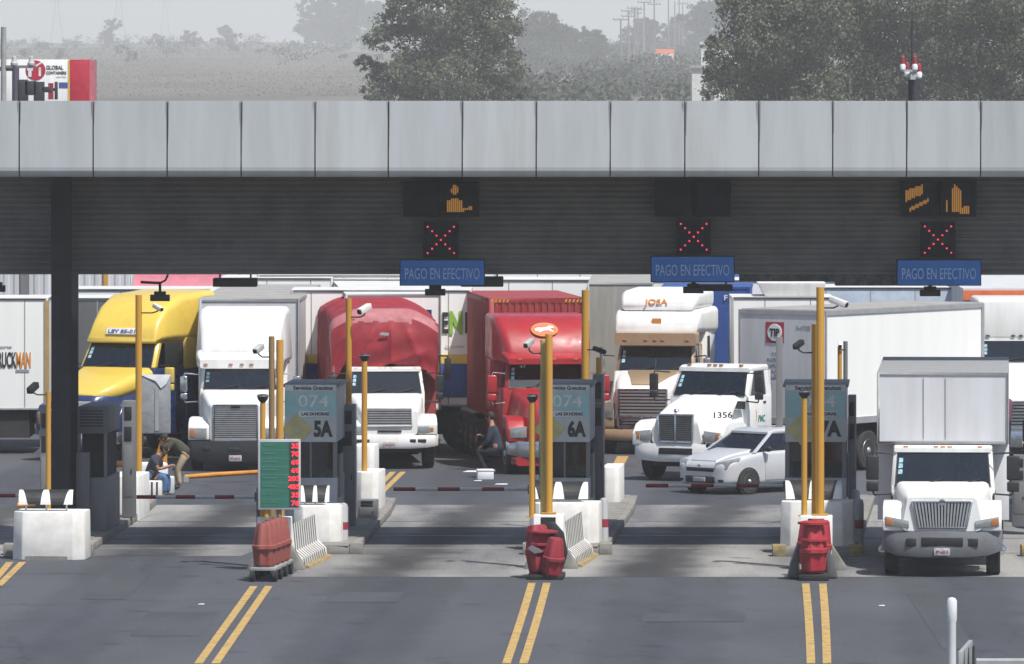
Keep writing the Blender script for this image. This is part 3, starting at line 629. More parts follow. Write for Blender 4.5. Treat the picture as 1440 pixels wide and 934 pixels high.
# tarpaulin: draped, faceted, folded cloth over the load
def tarp():
    g = G(); nx, ny, nz = 88, 40, 34
    def sec(u, top):
        if u < .3: t = u / .3; return -1.34, 1.95 + (top - .36 - 1.95) * t
        if u > .7: t = (u - .7) / .3; return 1.34, top - .36 - (top - .36 - 1.95) * t
        x = -1.34 + 2.68 * (u - .3) / .4; k = max(0, (abs(x + .05) - .62) / .76); return x, top - .36 * min(1, k) ** 1.5
    rows = []
    for j in range(ny + 1):
        v = j / ny; y = 2.2 + v * 7.1; top = 3.72 + .32 * min(1, v / .1) ** .5 - .05 * math.sin(v * 9); row = []
        for i in range(nx + 1):
            u = i / nx; x, z = sec(u, top); sd_ = u < .3 or u > .7
            f = .035 * math.sin(y * 5.3 + math.sin(z * 2.1) * 1.5) + .02 * math.sin(y * 11 + z * 3)
            if sd_: row.append((x + (f if x > 0 else -f) + (.025 if x > 0 else -.025) * (1 - abs(2 * (z - 1.95) / 1.7 - 1)), y, z))
            else: row.append((x, y, z + f * .7))
        rows.append([g.bm.verts.new(p) for p in row])
    for a, b in zip(rows, rows[1:]):
        for i in range(nx): g.bm.faces.new((a[i], a[i + 1], b[i + 1], b[i]))
    front = [rows[0]]; base = [v.co.copy() for v in rows[0]]
    for k in range(1, nz + 1):
        t = k / nz; row = []
        for i in range(nx + 1):
            p = base[i]; uu = min(1, abs(p.x) / 1.34); hem = 2.50 - .42 * max(0, uu - .78) / .22 + .05 * math.sin(p.x * 4.2 + .6) + .03 * math.sin(p.x * 11)
            z = p.z + (min(hem, p.z) - p.z) * t
            ang = math.atan2(p.x - .15, 4.55 - z); ang2 = math.atan2(p.x + 1.3, z - 2.1)
            cr_ = (1 - abs(math.sin(ang * 8.5))) ** 2.2 * .075 * min(1, t * 2.5) + (1 - abs(math.sin(ang2 * 5))) ** 4 * .07 * t * (1 - uu ** 6)
            bulge = .16 * math.sin(math.pi * min(1, t * .9)) * (1 - uu ** 3)
            edge = (1 - uu ** 8)
            row.append(g.bm.verts.new((p.x * (1 - .03 * t * uu), p.y - (bulge + cr_) * edge - .02 * math.sin(t * 14 + p.x * 5) * t, z)))
        front.append(row)
    for a, b in zip(front, front[1:]):
        for i in range(nx): g.bm.faces.new((b[i], b[i + 1], a[i + 1], a[i]))
    bmesh.ops.remove_doubles(g.bm, verts=g.bm.verts, dist=.0008)
    return g
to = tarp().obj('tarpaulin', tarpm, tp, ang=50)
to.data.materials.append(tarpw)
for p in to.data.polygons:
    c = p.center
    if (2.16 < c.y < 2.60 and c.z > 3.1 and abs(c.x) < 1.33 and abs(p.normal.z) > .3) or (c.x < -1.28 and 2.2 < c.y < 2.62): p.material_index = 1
G().box(-1.33, 1.33, 2.6, 9.2, 1.1, 3.3).obj('load_bed', redc, tp, smooth=False)
g = G(); g.prism([(-.15, 1.97, 3.30), (.08, 1.97, 3.28), (.1, 1.97, 3.35), (-.1, 1.97, 3.37)], (0, .02, 0)); g.obj('tarpaulin_patch', galv, to, smooth=False)
chassis(tp, .4, 9, .55, .9); axle(tp, .95, .5, 1.16, False); axle(tp, 7.5, .5, 1.2, True); G().box(-.8, .8, .4, 1.7, .4, .86).obj('engine_sump', chas, tp)
G().box(-1.2, 1.2, 2.7, 9.1, .85, 1.12).obj('bed_frame', chas, tp)

# ---- red truck with red container
D0 = 193.6
rt = thing('semi_truck', 'red aerodynamic truck with horse badge on its roof fairing carrying a red container', 'truck', (PX(783, D0), D0, 0), 6.3)
bumper(rt, chrome, 1.22, .42, .82, 0, .3, .2, pl=False)
G().loft([rr(.1, 1.0, .22, .46, .08), rr(.5, 1.1, .22, .46, .08)]).obj('bumper_valance', redp, rt)
hood(rt, redp, [(.05, .5, .8, 1.42, .16, .42), (.18, .78, .78, 1.6, .22, .58), (.8, .98, .78, 1.84, .26, .74), (1.5, 1.08, .8, 2.0, .24, .86), (2.1, 1.12, .8, 2.08, .2, .95)])
fenders(rt, redp, .12, 1.75, .78, 1.22, .8, 1.42, 1.15, yw=1.0, bev=.14)
grille(rt, .40, .86, 1.36, .03, 'h', 6, chrome, chrome, hw2=.36, fr=.03)
headl(rt, .74, 1.16, .92, 1.16, .06, slant=-.04, amb_=False)
lower_cab(rt, redp, 2.0, 5.0, 1.12, .6, 2.06)
greenhouse(rt, redp, 2.0, 2.4, 3.7, 1.06, .98, 2.06, 2.68, zr=.08, glassm=winm)
G().loft([rr(1.95, .98, 2.66, 2.8, .05), rr(2.3, 1.06, 2.68, 2.92, .08), rr(2.6, 1.1, 2.68, 2.98, .1)]).obj('sun_visor', redp, rt)
markers(rt, (-.7, -.16, 0, .16, .7), 1.95, 2.78)
G().loft([rr(2.3, 1.02, 2.66, 2.96, .1, .92), rr(2.75, 1.16, 2.66, 3.5, .18, 1.1), rr(3.2, 1.21, 2.66, 3.78, .15, 1.2), rr(3.8, 1.22, 2.66, 3.84, .1, 1.21), rr(5.3, 1.22, 2.66, 3.84, .1, 1.21)]).obj('roof_fairing', redp, rt, ang=60)
b = G().lathe([(-.02, .01), (-.02, .27), (.02, .28)], (0, 0, 0), 'y', 28).obj('roof_badge', txto, rt); b.location = (.0, 2.69, 3.49); b.rotation_euler = (R(-42), 0, 0); b.scale = (1.25, 1, .82)
G().lathe([(-.026, .01), (-.026, .235), (-.02, .24)], (0, 0, 0), 'y', 28).obj('badge_disc', mat('badge_red', (.55, .12, .03), .4), b)
g = G()  # running animal silhouette
P = [(-.2, .02), (-.13, .07), (-.05, .06), (.05, .09), (.1, .14), (.17, .12), (.2, .06), (.12, .04), (.13, -.02), (.19, -.1), (.16, -.11), (.08, -.04), (-.02, -.05), (-.1, -.12), (-.13, -.11), (-.08, -.03), (-.17, -.08), (-.19, -.06)]
g.prism([(x, -.034, z) for x, z in P], (0, .006, 0)); g.obj('badge_figure', txtw, b, smooth=False)
G().box(-1.2, 1.2, 3.7, 5.3, .7, 2.7).obj('sleeper', redp, rt, bevel=.04)
mirrors(rt, 1.42, 1.75, 1.75, 2.4, redp, .12, xin=1.08, d=.16, chromearm=True)
boxbody(rt, 1.24, 6.4, 12.5, 1.15, 4.16, redc, redc, name='container', corner=redc, frame=.13, corr=True, side_corr=True).location.x = .24
g = G()
for s in (-1, 1):
    for i in range(5): x = s * 1.15 - s * i * .1 + .24; g.prism([(x, 6.395, 4.06), (x - .05, 6.395, 4.06), (x - .02, 6.395, 4.14), (x + .03, 6.395, 4.14)], (0, .004, 0))
g.obj('hazard_marks', polem, rt, smooth=False)
chassis(rt, .5, 12.3, .7, 1.12); axle(rt, 1.0, .5, 1.18)
for y in (7.6, 8.9, 10.2, 11.5): axle(rt, y, .5, 1.2, True)
G().box(-.8, .8, .5, 2, .35, .8).obj('engine_sump', chas, rt)
text('47', .16, .07, (-.62, 2.06, 2.6), txtw, rt)

# ---- tan and white truck
D0 = 203
jt = thing('semi_truck', 'white and tan truck with orange lettering on its high roof and a chrome slatted grille', 'truck', (PX(903, D0), D0, 0), -10)
bumper(jt, tan, 1.2, .36, .66, 0, .3, .12)
hood(jt, white, [(.1, .66, .64, 1.7, .12), (.3, .74, .64, 1.8, .16), (1.2, .9, .64, 1.96, .18), (2.2, 1.02, .64, 2.08, .16)])
G().hexa([(-.32, .28, 1.7), (.32, .28, 1.7), (.72, 2.12, 1.9), (-.72, 2.12, 1.9), (-.32, .28, 1.83), (.32, .28, 1.83), (.72, 2.12, 2.12), (-.72, 2.12, 2.12)]).obj('hood_stripe', tan, jt, bevel=.02)
for s in (-1, 1):   # white swept flanks on the nose
    G().hexa([(s * .70, .12, .9), (s * .98, .3, .9), (s * 1.1, 2.15, .9), (s * .8, 2.15, .9), (s * .62, .3, 1.66), (s * .85, .5, 1.62), (s * 1.08, 2.15, 2.1), (s * .45, 2.15, 2.12)]).obj('hood_flank', white, jt, bevel=.05, seg=3)
fenders(jt, tan, .12, 1.8, .74, 1.2, .68, 1.4, 1.15, yw=1.0, bev=.12)
grille(jt, .60, 1.0, 1.68, .06, 'h', 8, chrome, alum, hw2=.62, fr=.04); grille(jt, .58, .7, .94, .05, 'h', 3, chrome, chrome)
headl(jt, .78, 1.14, .95, 1.3, .08, slant=-.1, amb_=False)
lower_cab(jt, white, 2.1, 5, 1.08, .6, 2.08)
greenhouse(jt, tan, 2.1, 2.5, 3.7, 1.05, 1.0, 2.07, 2.74, zr=.08, split=True, glassm=winm)
G().loft([rr(2.15, 1.08, 2.76, 3.08, .05), rr(2.5, 1.12, 2.76, 3.12, .05)]).obj('sun_visor', tan, jt)
markers(jt, (-.25, 0, .2, .85, -.8), 2.15, 2.9)
G().loft([rr(2.4, 1.08, 3.09, 3.3, .08), rr(2.55, 1.12, 3.09, 3.58, .14), rr(2.8, 1.14, 3.09, 3.68, .14), rr(5.3, 1.2, 3.0, 3.7, .14)]).obj('roof_lower', white, jt, ang=60)
G().loft([rr(2.66, .94, 3.66, 3.84, .08), rr(2.78, 1.0, 3.66, 4.05, .16), rr(3.05, 1.04, 3.66, 4.18, .2), rr(5.3, 1.08, 3.66, 4.2, .16)]).obj('roof_fairing', white, jt, ang=60)
text('JOSA', .62, .2, (-.05, 2.655, 3.87), txto, jt, bold=.02, rx=66)
G().box(-.12, .12, 2.41, 2.43, 3.24, 3.46).obj('diamond_sticker', txto, jt); 
G().box(-1.12, 1.12, 3.7, 5.3, .7, 3.1).obj('sleeper', white, jt, bevel=.04)
for s in (-1, 1): G().box(s * 1.125 - .012, s * 1.125 + .012, 3.9, 4.3, 2.4, 2.95).obj('sleeper_window', black, jt, bevel=.01)
mirrors(jt, 1.4, 1.9, 1.85, 2.45, chrome, .09, xin=1.05)
chassis(jt, .5, 8, .7, 1.1); axle(jt, 1.0, .5, 1.16)
for y in (6.4, 7.7): axle(jt, y, .5, 1.2, True)
G().box(-.8, .8, .5, 2, .3, .7).obj('engine_sump', chas, jt)

# ---- white day cab with number 1356
D0 = 190.6
pm = thing('day_cab_truck', 'white day cab tractor numbered 1356 turning behind the silver hatchback', 'truck', (PX(950, D0), D0, 0), -26)
bumper(pm, white, 1.22, .48, .92, 0, .3, .18, holes=((-.45, .45, .66, .82),), pl=False)
hood(pm, white, [(.06, .66, .9, 1.5, .12, .58), (.16, .74, .9, 1.66, .18, .6), (.9, .9, .9, 1.86, .24, .72), (1.6, .98, .9, 1.98, .24, .8), (2.0, 1.0, .9, 2.04, .2, .88)])
fenders(pm, white, .1, 1.75, .74, 1.22, .86, 1.46, 1.16, yw=.98, bev=.16)
grille(pm, .42, .98, 1.62, .02, 'h', 14, chrome, mat('dark_chrome', (.2, .2, .21), .35, .8), hw2=.44, fr=.04)
G().box(-.025, .025, -.025, .0, .96, 1.66).obj('grille_divider', chrome, pm, bevel=.005); G().ball((0, .05, 1.72), .07, 1, 1, .8).obj('hood_ornament', chrome, pm)
headl(pm, .72, 1.16, .98, 1.2, .06, slant=-.05)
lower_cab(pm, white, 1.95, 3.4, 1.05, .6, 2.02)
greenhouse(pm, white, 1.95, 2.3, 3.4, 1.04, .97, 2.01, 2.62, zr=.14, glassm=winm)
markers(pm, (-.7, -.16, 0, .16, .7), 2.32, 2.76)
mirrors(pm, 1.42, 1.75, 1.95, 2.55, black, .11, xin=1.03)
text('1356', .5, .15, (.99, .62, 1.62), txtb, pm, rz=50, bold=.015)
text('PMC', .40, .17, (1.068, 2.75, 1.45), mat('green_lettering', (.05, .25, .2), .5), pm, rz=90, bold=.01)
G().box(1.062, 1.068, 2.42, 2.45, 1.4, 1.66).obj('door_logo', txto, pm)
G().prism([(.97, 1.35, 1.74), (1.0, 1.85, 1.70), (1.0, 1.85, 1.9), (.93, 1.6, 1.92)], (.03, 0, 0)).obj('air_intake', black, pm)
chassis(pm, .5, 6.5, .65, 1.0); axle(pm, .98, .5, 1.16); axle(pm, 5.4, .5, 1.2, True); G().box(-.8, .8, .4, 2, .35, .88).obj('engine_sump', chas, pm)

# ---- yellow and navy truck, seen from its front quarter
D0 = 199.5
yt_ = thing('semi_truck', 'yellow and navy blue aerodynamic sleeper truck half hidden behind the dark steel column', 'truck', (PX(106, D0), D0, 0), -25)
bumper(yt_, chrome, 1.2, .4, .8, 0, .3, .2, pl=False)
hood(yt_, navy, [(.05, .5, .8, 1.5, .16, .42), (.18, .8, .78, 1.7, .22, .6), (.9, 1.0, .78, 1.86, .26, .8), (1.6, 1.1, .8, 1.98, .24, .9), (2.3, 1.14, .8, 2.04, .2, 1.0)])
G().loft([rr(.18, .46, 1.5, 1.74, .1), rr(.9, .86, 1.6, 2.02, .18), rr(1.6, .98, 1.7, 2.2, .2), rr(2.35, 1.12, 1.86, 2.36, .2)]).obj('hood_top', yel, yt_, ang=60)
fenders(yt_, navy, .12, 1.9, .8, 1.22, .8, 1.5, 1.2, yw=1.05, bev=.16)
G().box(-.5, .5, -.02, .1, .9, 1.55).obj('grille', galv, yt_, bevel=.05)
headl(yt_, .74, 1.16, .95, 1.25, .06, slant=-.04, amb_=True)
lower_cab(yt_, navy, 2.2, 5.4, 1.14, .6, 2.32)
greenhouse(yt_, yel, 2.25, 2.65, 3.9, 1.08, 1.0, 2.34, 2.96, zr=.08, glassm=winm)
G().loft([rr(2.5, 1.0, 2.98, 3.08, .04, .96), rr(2.75, 1.08, 2.98, 3.5, .16, .98), rr(3.2, 1.16, 2.98, 3.9, .2, 1.02), rr(3.9, 1.2, 2.98, 4.16, .2, 1.08), rr(5.6, 1.22, 2.9, 4.25, .18, 1.12)]).obj('roof_fairing', yel, yt_, ang=60)
G().box(-1.18, 1.18, 3.85, 5.6, 2.25, 3.1).obj('sleeper_upper', yel, yt_, bevel=.05)
G().box(-1.18, 1.18, 3.9, 5.6, .7, 2.245).obj('sleeper', navy, yt_, bevel=.04)
text('LIBROSA', .95, .14, (.0, 2.56, 3.17), txtb, yt_, bold=.02) if False else None
G().prism([(-.45, 2.50, 3.18), (.45, 2.50, 3.18), (.45, 2.57, 3.33), (-.45, 2.57, 3.33)], (0, .12, 0)).obj('name_strip', txtw, yt_, smooth=False)
text('LEY 85-01', .78, .10, (0, 2.522, 3.255), mat('violet_lettering', (.12, .12, .3), .5), yt_, bold=.02, rx=65)
G().box(1.125, 1.16, 2.75, 3.75, 2.36, 2.96).obj('side_window', black, yt_, bevel=.04)
mirrors(yt_, 1.42, 2.4, 1.75, 2.35, yel, .12, xin=1.1, d=.14)
chassis(yt_, .5, 8.5, .7, 1.1); axle(yt_, 1.05, .5, 1.18)
for y in (6.6, 7.9): axle(yt_, y, .5, 1.2, True)
G().box(-.8, .8, .5, 2, .3, .8).obj('engine_sump', chas, yt_)
text('CARGA', .3, .1, (1.185, 5.0, 2.55), mat('green_lettering', (.05, .25, .2), .5), yt_, rz=90) if False else None

# ---- white truck at the right edge
D0 = 199
rw = thing('semi_truck', 'white truck with high roof fairing under an orange strip at the right frame edge', 'truck', (PX(1446, D0), D0, 0), 0)
bumper(rw, chrome, 1.2, .4, .8, 0, .3, .15)
hood(rw, white, [(.06, .66, .8, 1.62, .12), (.2, .76, .8, 1.72, .16), (1.2, .95, .8, 1.98, .2), (2.0, 1.05, .8, 2.1, .2)])
fenders(rw, white, .12, 1.75, .74, 1.2, .8, 1.4, 1.15, yw=1.0, bev=.12)
grille(rw, .5, .9, 1.55, .03, 'h', 8); headl(rw, .74, 1.14, .92, 1.15, .06)
lower_cab(rw, white, 2.0, 5, 1.16, .6, 2.5)
greenhouse(rw, white, 2.0, 2.15, 3.6, 1.16, 1.14, 2.49, 3.05, zr=.08, glassm=wind)
markers(rw, (-.9, -.25, -.05, .15, .7), 2.1, 3.16, m=black)
G().box(-1.16, 1.16, 2.12, 5.4, 3.08, 4.1).obj('roof_fairing', white, rw, bevel=.08, seg=3)
G().box(-1.3, 1.3, 6.2, 18, 1.1, 4.25).obj('trailer', wdirty, rw, smooth=False)
G().box(-1.3, 1.3, 6.16, 6.195, 3.95, 4.2).obj('orange_strip', mat('orange_red_paint', (.7, .17, .06), .5), rw)
G().box(-1.1, 1.1, 3.6, 5.4, .7, 2.8).obj('sleeper', white, rw)
chassis(rw, .5, 17.5); axle(rw, 1.0); axle(rw, 7.5, dual=True); axle(rw, 16, dual=True)

# ================================================================== parked trailers
def trailer(label, px, D, rz, L, z1=4.05, m=wtrl, mr=roofw, z0=1.15, hw=1.28, corner=None, name='semi_trailer', frame=.06, wheels=True, corr=False, group='parked trailers behind the toll lanes'):
    t = thing(name, label, 'trailer', (PX(px, D), D, 0), rz, group)
    boxbody(t, hw, 0, L, z0, z1, m, mr, name='trailer_body', corner=corner or galv, frame=frame, side_corr=corr)
    chassis(t, .3, L - .3, .8, z0)
    if wheels: axle(t, L - 1.2, .5, 1.2, True); axle(t, L - 2.5, .5, 1.2, True)
    g = G()
    for s in (-1, 1): g.box(s * .85 - .06, s * .85 + .06, 2.2, 2.35, .1, z0); g.box(s * .85 - .12, s * .85 + .12, 2.1, 2.45, .02, .08)
    g.obj('landing_leg', chas, t, smooth=False)
    if L > 2.5: G().box(-hw * .9, hw * .9, .5, L - .3, .42, z0 - .02).obj('dark_underside_fill', chas, t, smooth=False)  # solid near-black block standing in for the dark shade under the trailer
    return t
# left white trailer, broadside: local +y points to -x after rz = 90
t = trailer('white trailer with black and orange TRUCKMAN lettering at the left edge', 72, 204.6, 90, 13, 4.05, wtrl, roofw)
text('TRUCKMAN', .97, .42, (-1.275, .94, 2.45), txtb, t, rz=-90, bold=.03)
t.children[-1]; o = COL.objects[-1]
o.data = o.data.copy(); o.data.materials.append(txto)
xm = .18 * 1.45
for p in o.data.polygons:
    if p.center.x > .10: p.material_index = 1
text('transportes', .5, .09, (-1.275, 1.2, 2.78), txtg, t, rz=-90)
G().box(-1.275, -1.27, .5, .85, 2.13, 2.2).obj('grey_tag_line', txtg, t)
G().box(-1.3, -1.25, -.02, .1, 1.2, 4.0).obj('marker_strip', mat('tan_marker', (.4, .27, .12), .6), t)
trailer('dark grey trailer side between the steel column and the yellow cab', 300, 207.8, 90, 4.9, 3.95, dgrey, roofw)
trailer('white trailer roof beyond the yellow truck, nearest of the stacked pale roofs on the left', 330, 213.6, 88, 4.4, 4.0, wtrl, roofw)
# corrugated grey-white container behind on the left
t = trailer('pale corrugated container side above the white roofs at the left', 190, 220.5, 90, 12, 4.4, wdirty, roofw, corr=True, group='parked trailers behind the toll lanes')
G().box(-1.33, -1.29, .7, .82, 1.2, 4.4).obj('yellow_post', polem, t); G().box(-1.33, -1.29, 2.9, 3.15, 1.2, 4.4).obj('dark_post', mgrey, t)
# behind tarp truck: white trailer with yellow and blue band and lettering
t = trailer('white trailer with green lettering and yellow and blue stripes between the two red loads', 664, 206.5, 90, 4.75, 4.2, wtrl, roofw, z0=1.15)
G().box(-1.275, -1.262, 1.0, 3.9, 1.75, 2.0).obj('yellow_band', yel, t, smooth=False) if False else None
G().box(-1.282, -1.27, .1, 4.65, 2.28, 2.52).obj('yellow_band', yel, t, smooth=False); G().box(-1.282, -1.27, .1, 4.65, 1.4, 2.27).obj('blue_band', bluec, t, smooth=False)
text('N', .34, .62, (-1.288, .42, 3.35), mat('lime_lettering', (.25, .5, .06), .5), t, rz=-90, bold=.05); text('E', .16, .55, (-1.288, .70, 3.35), txtb, t, rz=-90, bold=.03); text('I', .08, .55, (-1.288, .14, 3.35), txtb, t, rz=-90, bold=.05)
text('Sano y bueno', .5, .08, (-1.288, .45, 2.72), txtg, t, rz=-90)
wheel(t, -1.2, .26, .52, .3, alum, -1)
t = trailer('white reefer trailer with a small crest, right behind the red tarpaulin', 553, 203.5, 3, 13, 4.15, wtrl, roofw, hw=1.25, group='parked trailers behind the toll lanes')
for zc, h in ((3.45, .3),): G().box(.82, 1.0, -.02, 0, zc, zc + h).obj('crest_sticker', navy, t)
mm = G().box(1.32, 1.5, -.3, -.2, 1.95, 2.5).obj('mirror', black, t, bevel=.03); G().path([(1.2, -.0, 2.55), (1.41, -.25, 2.55), (1.41, -.25, 2.45)], .02).obj('mirror_arm', black, mm)
# between white semi and tarp truck: white trailer face, side on
trailer('white trailer wall left of the red tarpaulin with a grey pale roof', 640, 209.5, 90, 6.6, 4.05, wtrl, roofw)
trailer('low white trailer roof seen over the boxy white truck', 470, 215.5, 90, 3.1, 4.25, wtrl, roofw)
trailer('white trailer top just left of the leftmost blue sign', 575, 216.5, 92, 4.2, 4.3, wtrl, roofw)
# grey trailer left of the white and tan truck, blue container, TIP
trailer('weathered grey trailer front just left of the white and tan truck', 872, 209.5, -1.5, 12, 4.25, mat('weathered_grey', (.33, .32, .28), .6, streak=True, dirt=(.2, .19, .16), dirtamt=.6), roofg, hw=.55 * 1.6, frame=.05)
t = trailer('blue container with number F1156 behind the white and tan truck', 992, 211, -3, 12, 4.1, bluec, bluec, corner=bluec, hw=1.22, name='container_trailer')
text('F1156', .55, .15, (.78, -.02, 3.82), txtw, t, bold=.02)
po = thing('grey_post', 'upright grey steel post in front of the TIP trailer', 'post', (PX(1096, 187), 187, 0))
G().box(-.08, .08, -.05, .05, 0, PZ(474, 187)).obj('post', mgrey, po, bevel=.01); G().box(-.2, .2, -.2, .2, 0, .04).obj('base_plate', mgrey, po)
# white box body turned toward the right
a = math.degrees(math.atan2(PX(1383, 200) - PX(1160, 194), 200 - 194.))
t = thing('semi_trailer', 'long white trailer with a square red and white TIP sign on its grey end', 'trailer', (PX(1160, 194.), 194., 0), -a, 'parked trailers behind the toll lanes')
LL = math.hypot(PX(1383, 200) - PX(1160, 194), 6)
bd = G().box(-2.56, 0, 0, LL, 1.2, 4.04).obj('trailer_body', wtrl, t, smooth=False)
G().box(-2.5, -.004, .02, LL - .02, 4.04, 4.06).obj('roof_panel', roofg, bd, smooth=False)
g = G(); g.box(.002, .03, 0, LL, 3.93, 4.04); g.box(.002, .03, 0, LL, 1.2, 1.36); g.box(.002, .03, LL - .12, LL, 1.36, 3.93); g.box(.002, .03, 0, .06, 1.36, 3.93); g.obj('frame', galv, bd, smooth=False)
chassis(t, .2, LL - .2, .8, 1.2); t.children[-1]; COL.objects[-1].location.x = -1.28
for y in (.9, 2.1):
    for x in (-.2, -2.3): wheel(t, x, y, .5, .28, alum, 1)
G().box(-.1, .0, 3.0, 6.5, .5, 1.1).obj('side_guard', chas, t)
fp = G().box(-2.55, -.01, -.02, -.001, 1.36, 3.93).obj('end_panel', wdirty, bd, smooth=False)
g = G(); g.box(-2.56, 0, -.04, -.021, 3.93, 4.04); g.box(-2.56, 0, -.04, -.021, 1.2, 1.36); g.box(-2.56, -2.5, -.04, -.021, 1.36, 3.93); g.box(-.06, 0, -.04, -.021, 1.36, 3.93); g.obj('end_frame', galv, bd, smooth=False)
G().box(-1.74, -1.20, -.034, -.021, 3.22, 3.74).obj('sign_square', mat('sign_red', (.35, .03, .04), .5), t, smooth=False)
G().lathe([(-.045, .01), (-.045, .21), (-.036, .215)], (-1.47, 0, 3.48), 'y', 28).obj('sign_disc', txtw, t)
text('TIP', .30, .2, (-1.47, -.052, 3.48), txtb, t, bold=.04)
for i in range(5): text(['T 0', 'F-CPSA', 'CAPSA 3', 'BULT 4', 'LB'][i], [.12, .4, .4, .4, .16][i], .08, (-1.5, -.026, 2.95 - i * .14), txtg, t, bold=.02)
text('3-470E', .42, .1, (-.62, -.026, 3.62), txtg, t, bold=.02)
G().box(.031, .036, .25, .45, 1.5, 1.53).obj('reflector', bandr, t)
# roofs further back right
trailer('white trailer roof behind the blue container, sloping away under the beam', 1180, 215, 86, 14, 4.2, wtrl, roofw)
t = trailer('grey-roofed white truck body seen above the TIP trailer', 1170, 207, 90, 2.7, 4.0, wtrl, roofw)
G().hexa([(-1.0, .3, 4.02), (1.0, .3, 4.02), (1.0, 1.8, 4.02), (-1.0, 1.8, 4.02), (-1.1, .2, 4.38), (.9, .2, 4.38), (.9, 2.0, 4.38), (-1.1, 2.0, 4.38)]).obj('roof_deflector', white, t, bevel=.03)
trailer('pale blue-white trailer between the 7A poles and the rightmost blue sign', 1440, 212, 90, 6, 4.1, mat('pale_blue_panel', (.5, .58, .68), .5), roofw)
trailer('white trailer roof above the red container', 905, 222, 90, 12, 4.4, wtrl, roofw)
# pink tank roof left
t = thing('tank_trailer', 'pink rounded tank top showing over the trailers at the left', 'trailer', (PX(330, 221), 221, 0), 90, 'parked trailers behind the toll lanes')
G().loft([[(1.2 * math.cos(a_) * k, y, 3.1 + 1.15 * math.sin(a_) * k) for a_ in [2 * math.pi * i / 20 for i in range(20)]] for y, k in ((0, .6), (.25, 1), (3.2, 1), (3.4, .6))]).obj('tank', mat('pink_tank', (.50, .16, .20), .4), t)
chassis(t, .2, 3.2, .8, 2.0); axle(t, 2.4, dual=True)

# ================================================================== silver hatchback
D0 = 185.6
cr = thing('hatchback_car', 'silver hatchback car turning in front of the white day cab', 'car', (PX(984, D0), D0 - .2, 0), -46); cr.scale = (1.05, 1.05, 1.0)
body = G().loft([rr(0, .52, .26, .66, .1), rr(.06, .72, .22, .74, .14), rr(.2, .80, .2, .82, .16), rr(.45, .83, .2, .91, .17), rr(1.0, .84, .2, .99, .14), rr(1.5, .845, .2, 1.0, .12), rr(3.0, .845, .2, 1.02, .12), rr(3.55, .82, .22, 1.02, .14), rr(3.8, .72, .28, .94, .14)]).obj('body', silver, cr, ang=80); ss_ = body.modifiers.new('smooth', 'SUBSURF'); ss_.levels = 2; ss_.render_levels = 2
G().loft([rr(.12, .5, .6, .80, .06, .42), rr(.35, .66, .7, .905, .08, .5), rr(.7, .74, .8, .985, .09, .56), rr(1.12, .78, .8, 1.05, .09, .62)]).obj('hood', silver, cr, ang=60)
# greenhouse
gh = [(1.02, .78, .95), (1.75, .62, 1.43), (3.15, .60, 1.44), (3.72, .68, .97)]
G().hexa([(-.76, .98, .98), (.76, .98, .98), (.76, 3.7, .98), (-.76, 3.7, .98), (-.60, 1.68, 1.40), (.60, 1.68, 1.40), (.60, 3.3, 1.40), (-.60, 3.3, 1.40)]).obj('cabin', wind, cr, smooth=False)
G().loft([rr(1.6, .58, 1.38, 1.43, .015), rr(1.8, .62, 1.37, 1.49, .05), rr(2.6, .63, 1.37, 1.52, .06), rr(3.1, .61, 1.37, 1.5, .05), rr(3.45, .57, 1.36, 1.43, .02)]).obj('roof', silver, cr)
g = G()
for s in (-1, 1):
    for (ya, za, xa, yb_, zb_, xb) in ((.92, .97, .79, 1.64, 1.42, .61), (2.35, .93, .80, 2.4, 1.42, .62), (3.2, .93, .79, 3.1, 1.42, .62), (3.72, .93, .76, 3.35, 1.4, .60)):
        g = G().hexa([(s * xa, ya, za), (s * (xa - .05), ya, za), (s * (xa - .05), ya + .09, za), (s * xa, ya + .09, za), (s * xb, yb_, zb_), (s * (xb - .05), yb_, zb_), (s * (xb - .05), yb_ + .09, zb_), (s * xb, yb_ + .09, zb_)]); g.obj('pillar', silver, cr)
g = G()
for s in (-1, 1): g.box(s * .38 - .22, s * .38 + .22, 2.1, 2.25, .6, 1.2)
g.obj('seat', gdark, cr, bevel=.04)
for s in (-1, 1):
    G().hexa([(s * .42, .0, .60), (s * .74, .08, .60), (s * .8, .38, .66), (s * .45, .3, .66), (s * .46, .03, .76), (s * .76, .13, .80), (s * .825, .5, .88), (s * .55, .36, .84)]).obj('headlight', lensm, cr, bevel=.015)
    m_ = G().ball((s * .93, 1.25, 1.06), .1, 1.0, .7, .75).obj('mirror', black, cr); G().box(min(s * .78, s * .88), max(s * .78, s * .88), 1.24, 1.28, 1.02, 1.06).obj('mirror_arm', black, m_)
    d = G().box(s * .846 - .006, s * .846 + .006, 1.25, 2.34, .32, .93).obj('door', silver, cr, bevel=.003); G().box(s * .856 - .01, s * .856 + .01, 2.12, 2.26, .78, .81).obj('door_handle', black, d)
    d = G().box(s * .846 - .006, s * .846 + .006, 2.37, 3.15, .32, .93).obj('door', silver, cr, bevel=.003); G().box(s * .856 - .01, s * .856 + .01, 2.98, 3.1, .78, .81).obj('door_handle', black, d)
    for y in (.72, 3.2):
        G().lathe([(s * .80, .34), (s * .852, .34), (s * .852, .30), (s * .80, .30)], (0, y, .30), 'x', 24).obj('wheel_arch', black, cr)
        wheel(cr, s * .77, y, .31, .2, alum, s)
G().box(-.42, .42, -.02, .1, .54, .63).obj('upper_grille', black, cr, bevel=.01); G().box(-.45, .45, -.02, .08, .27, .43).obj('lower_grille', black, cr, bevel=.02)
G().box(-.19, .19, -.04, -.02, .3, .41).obj('licence_plate', plate, cr, bevel=.005); G().ball((0, -.03, .68), .04, 1.4, .5, .7).obj('emblem', chrome, cr)
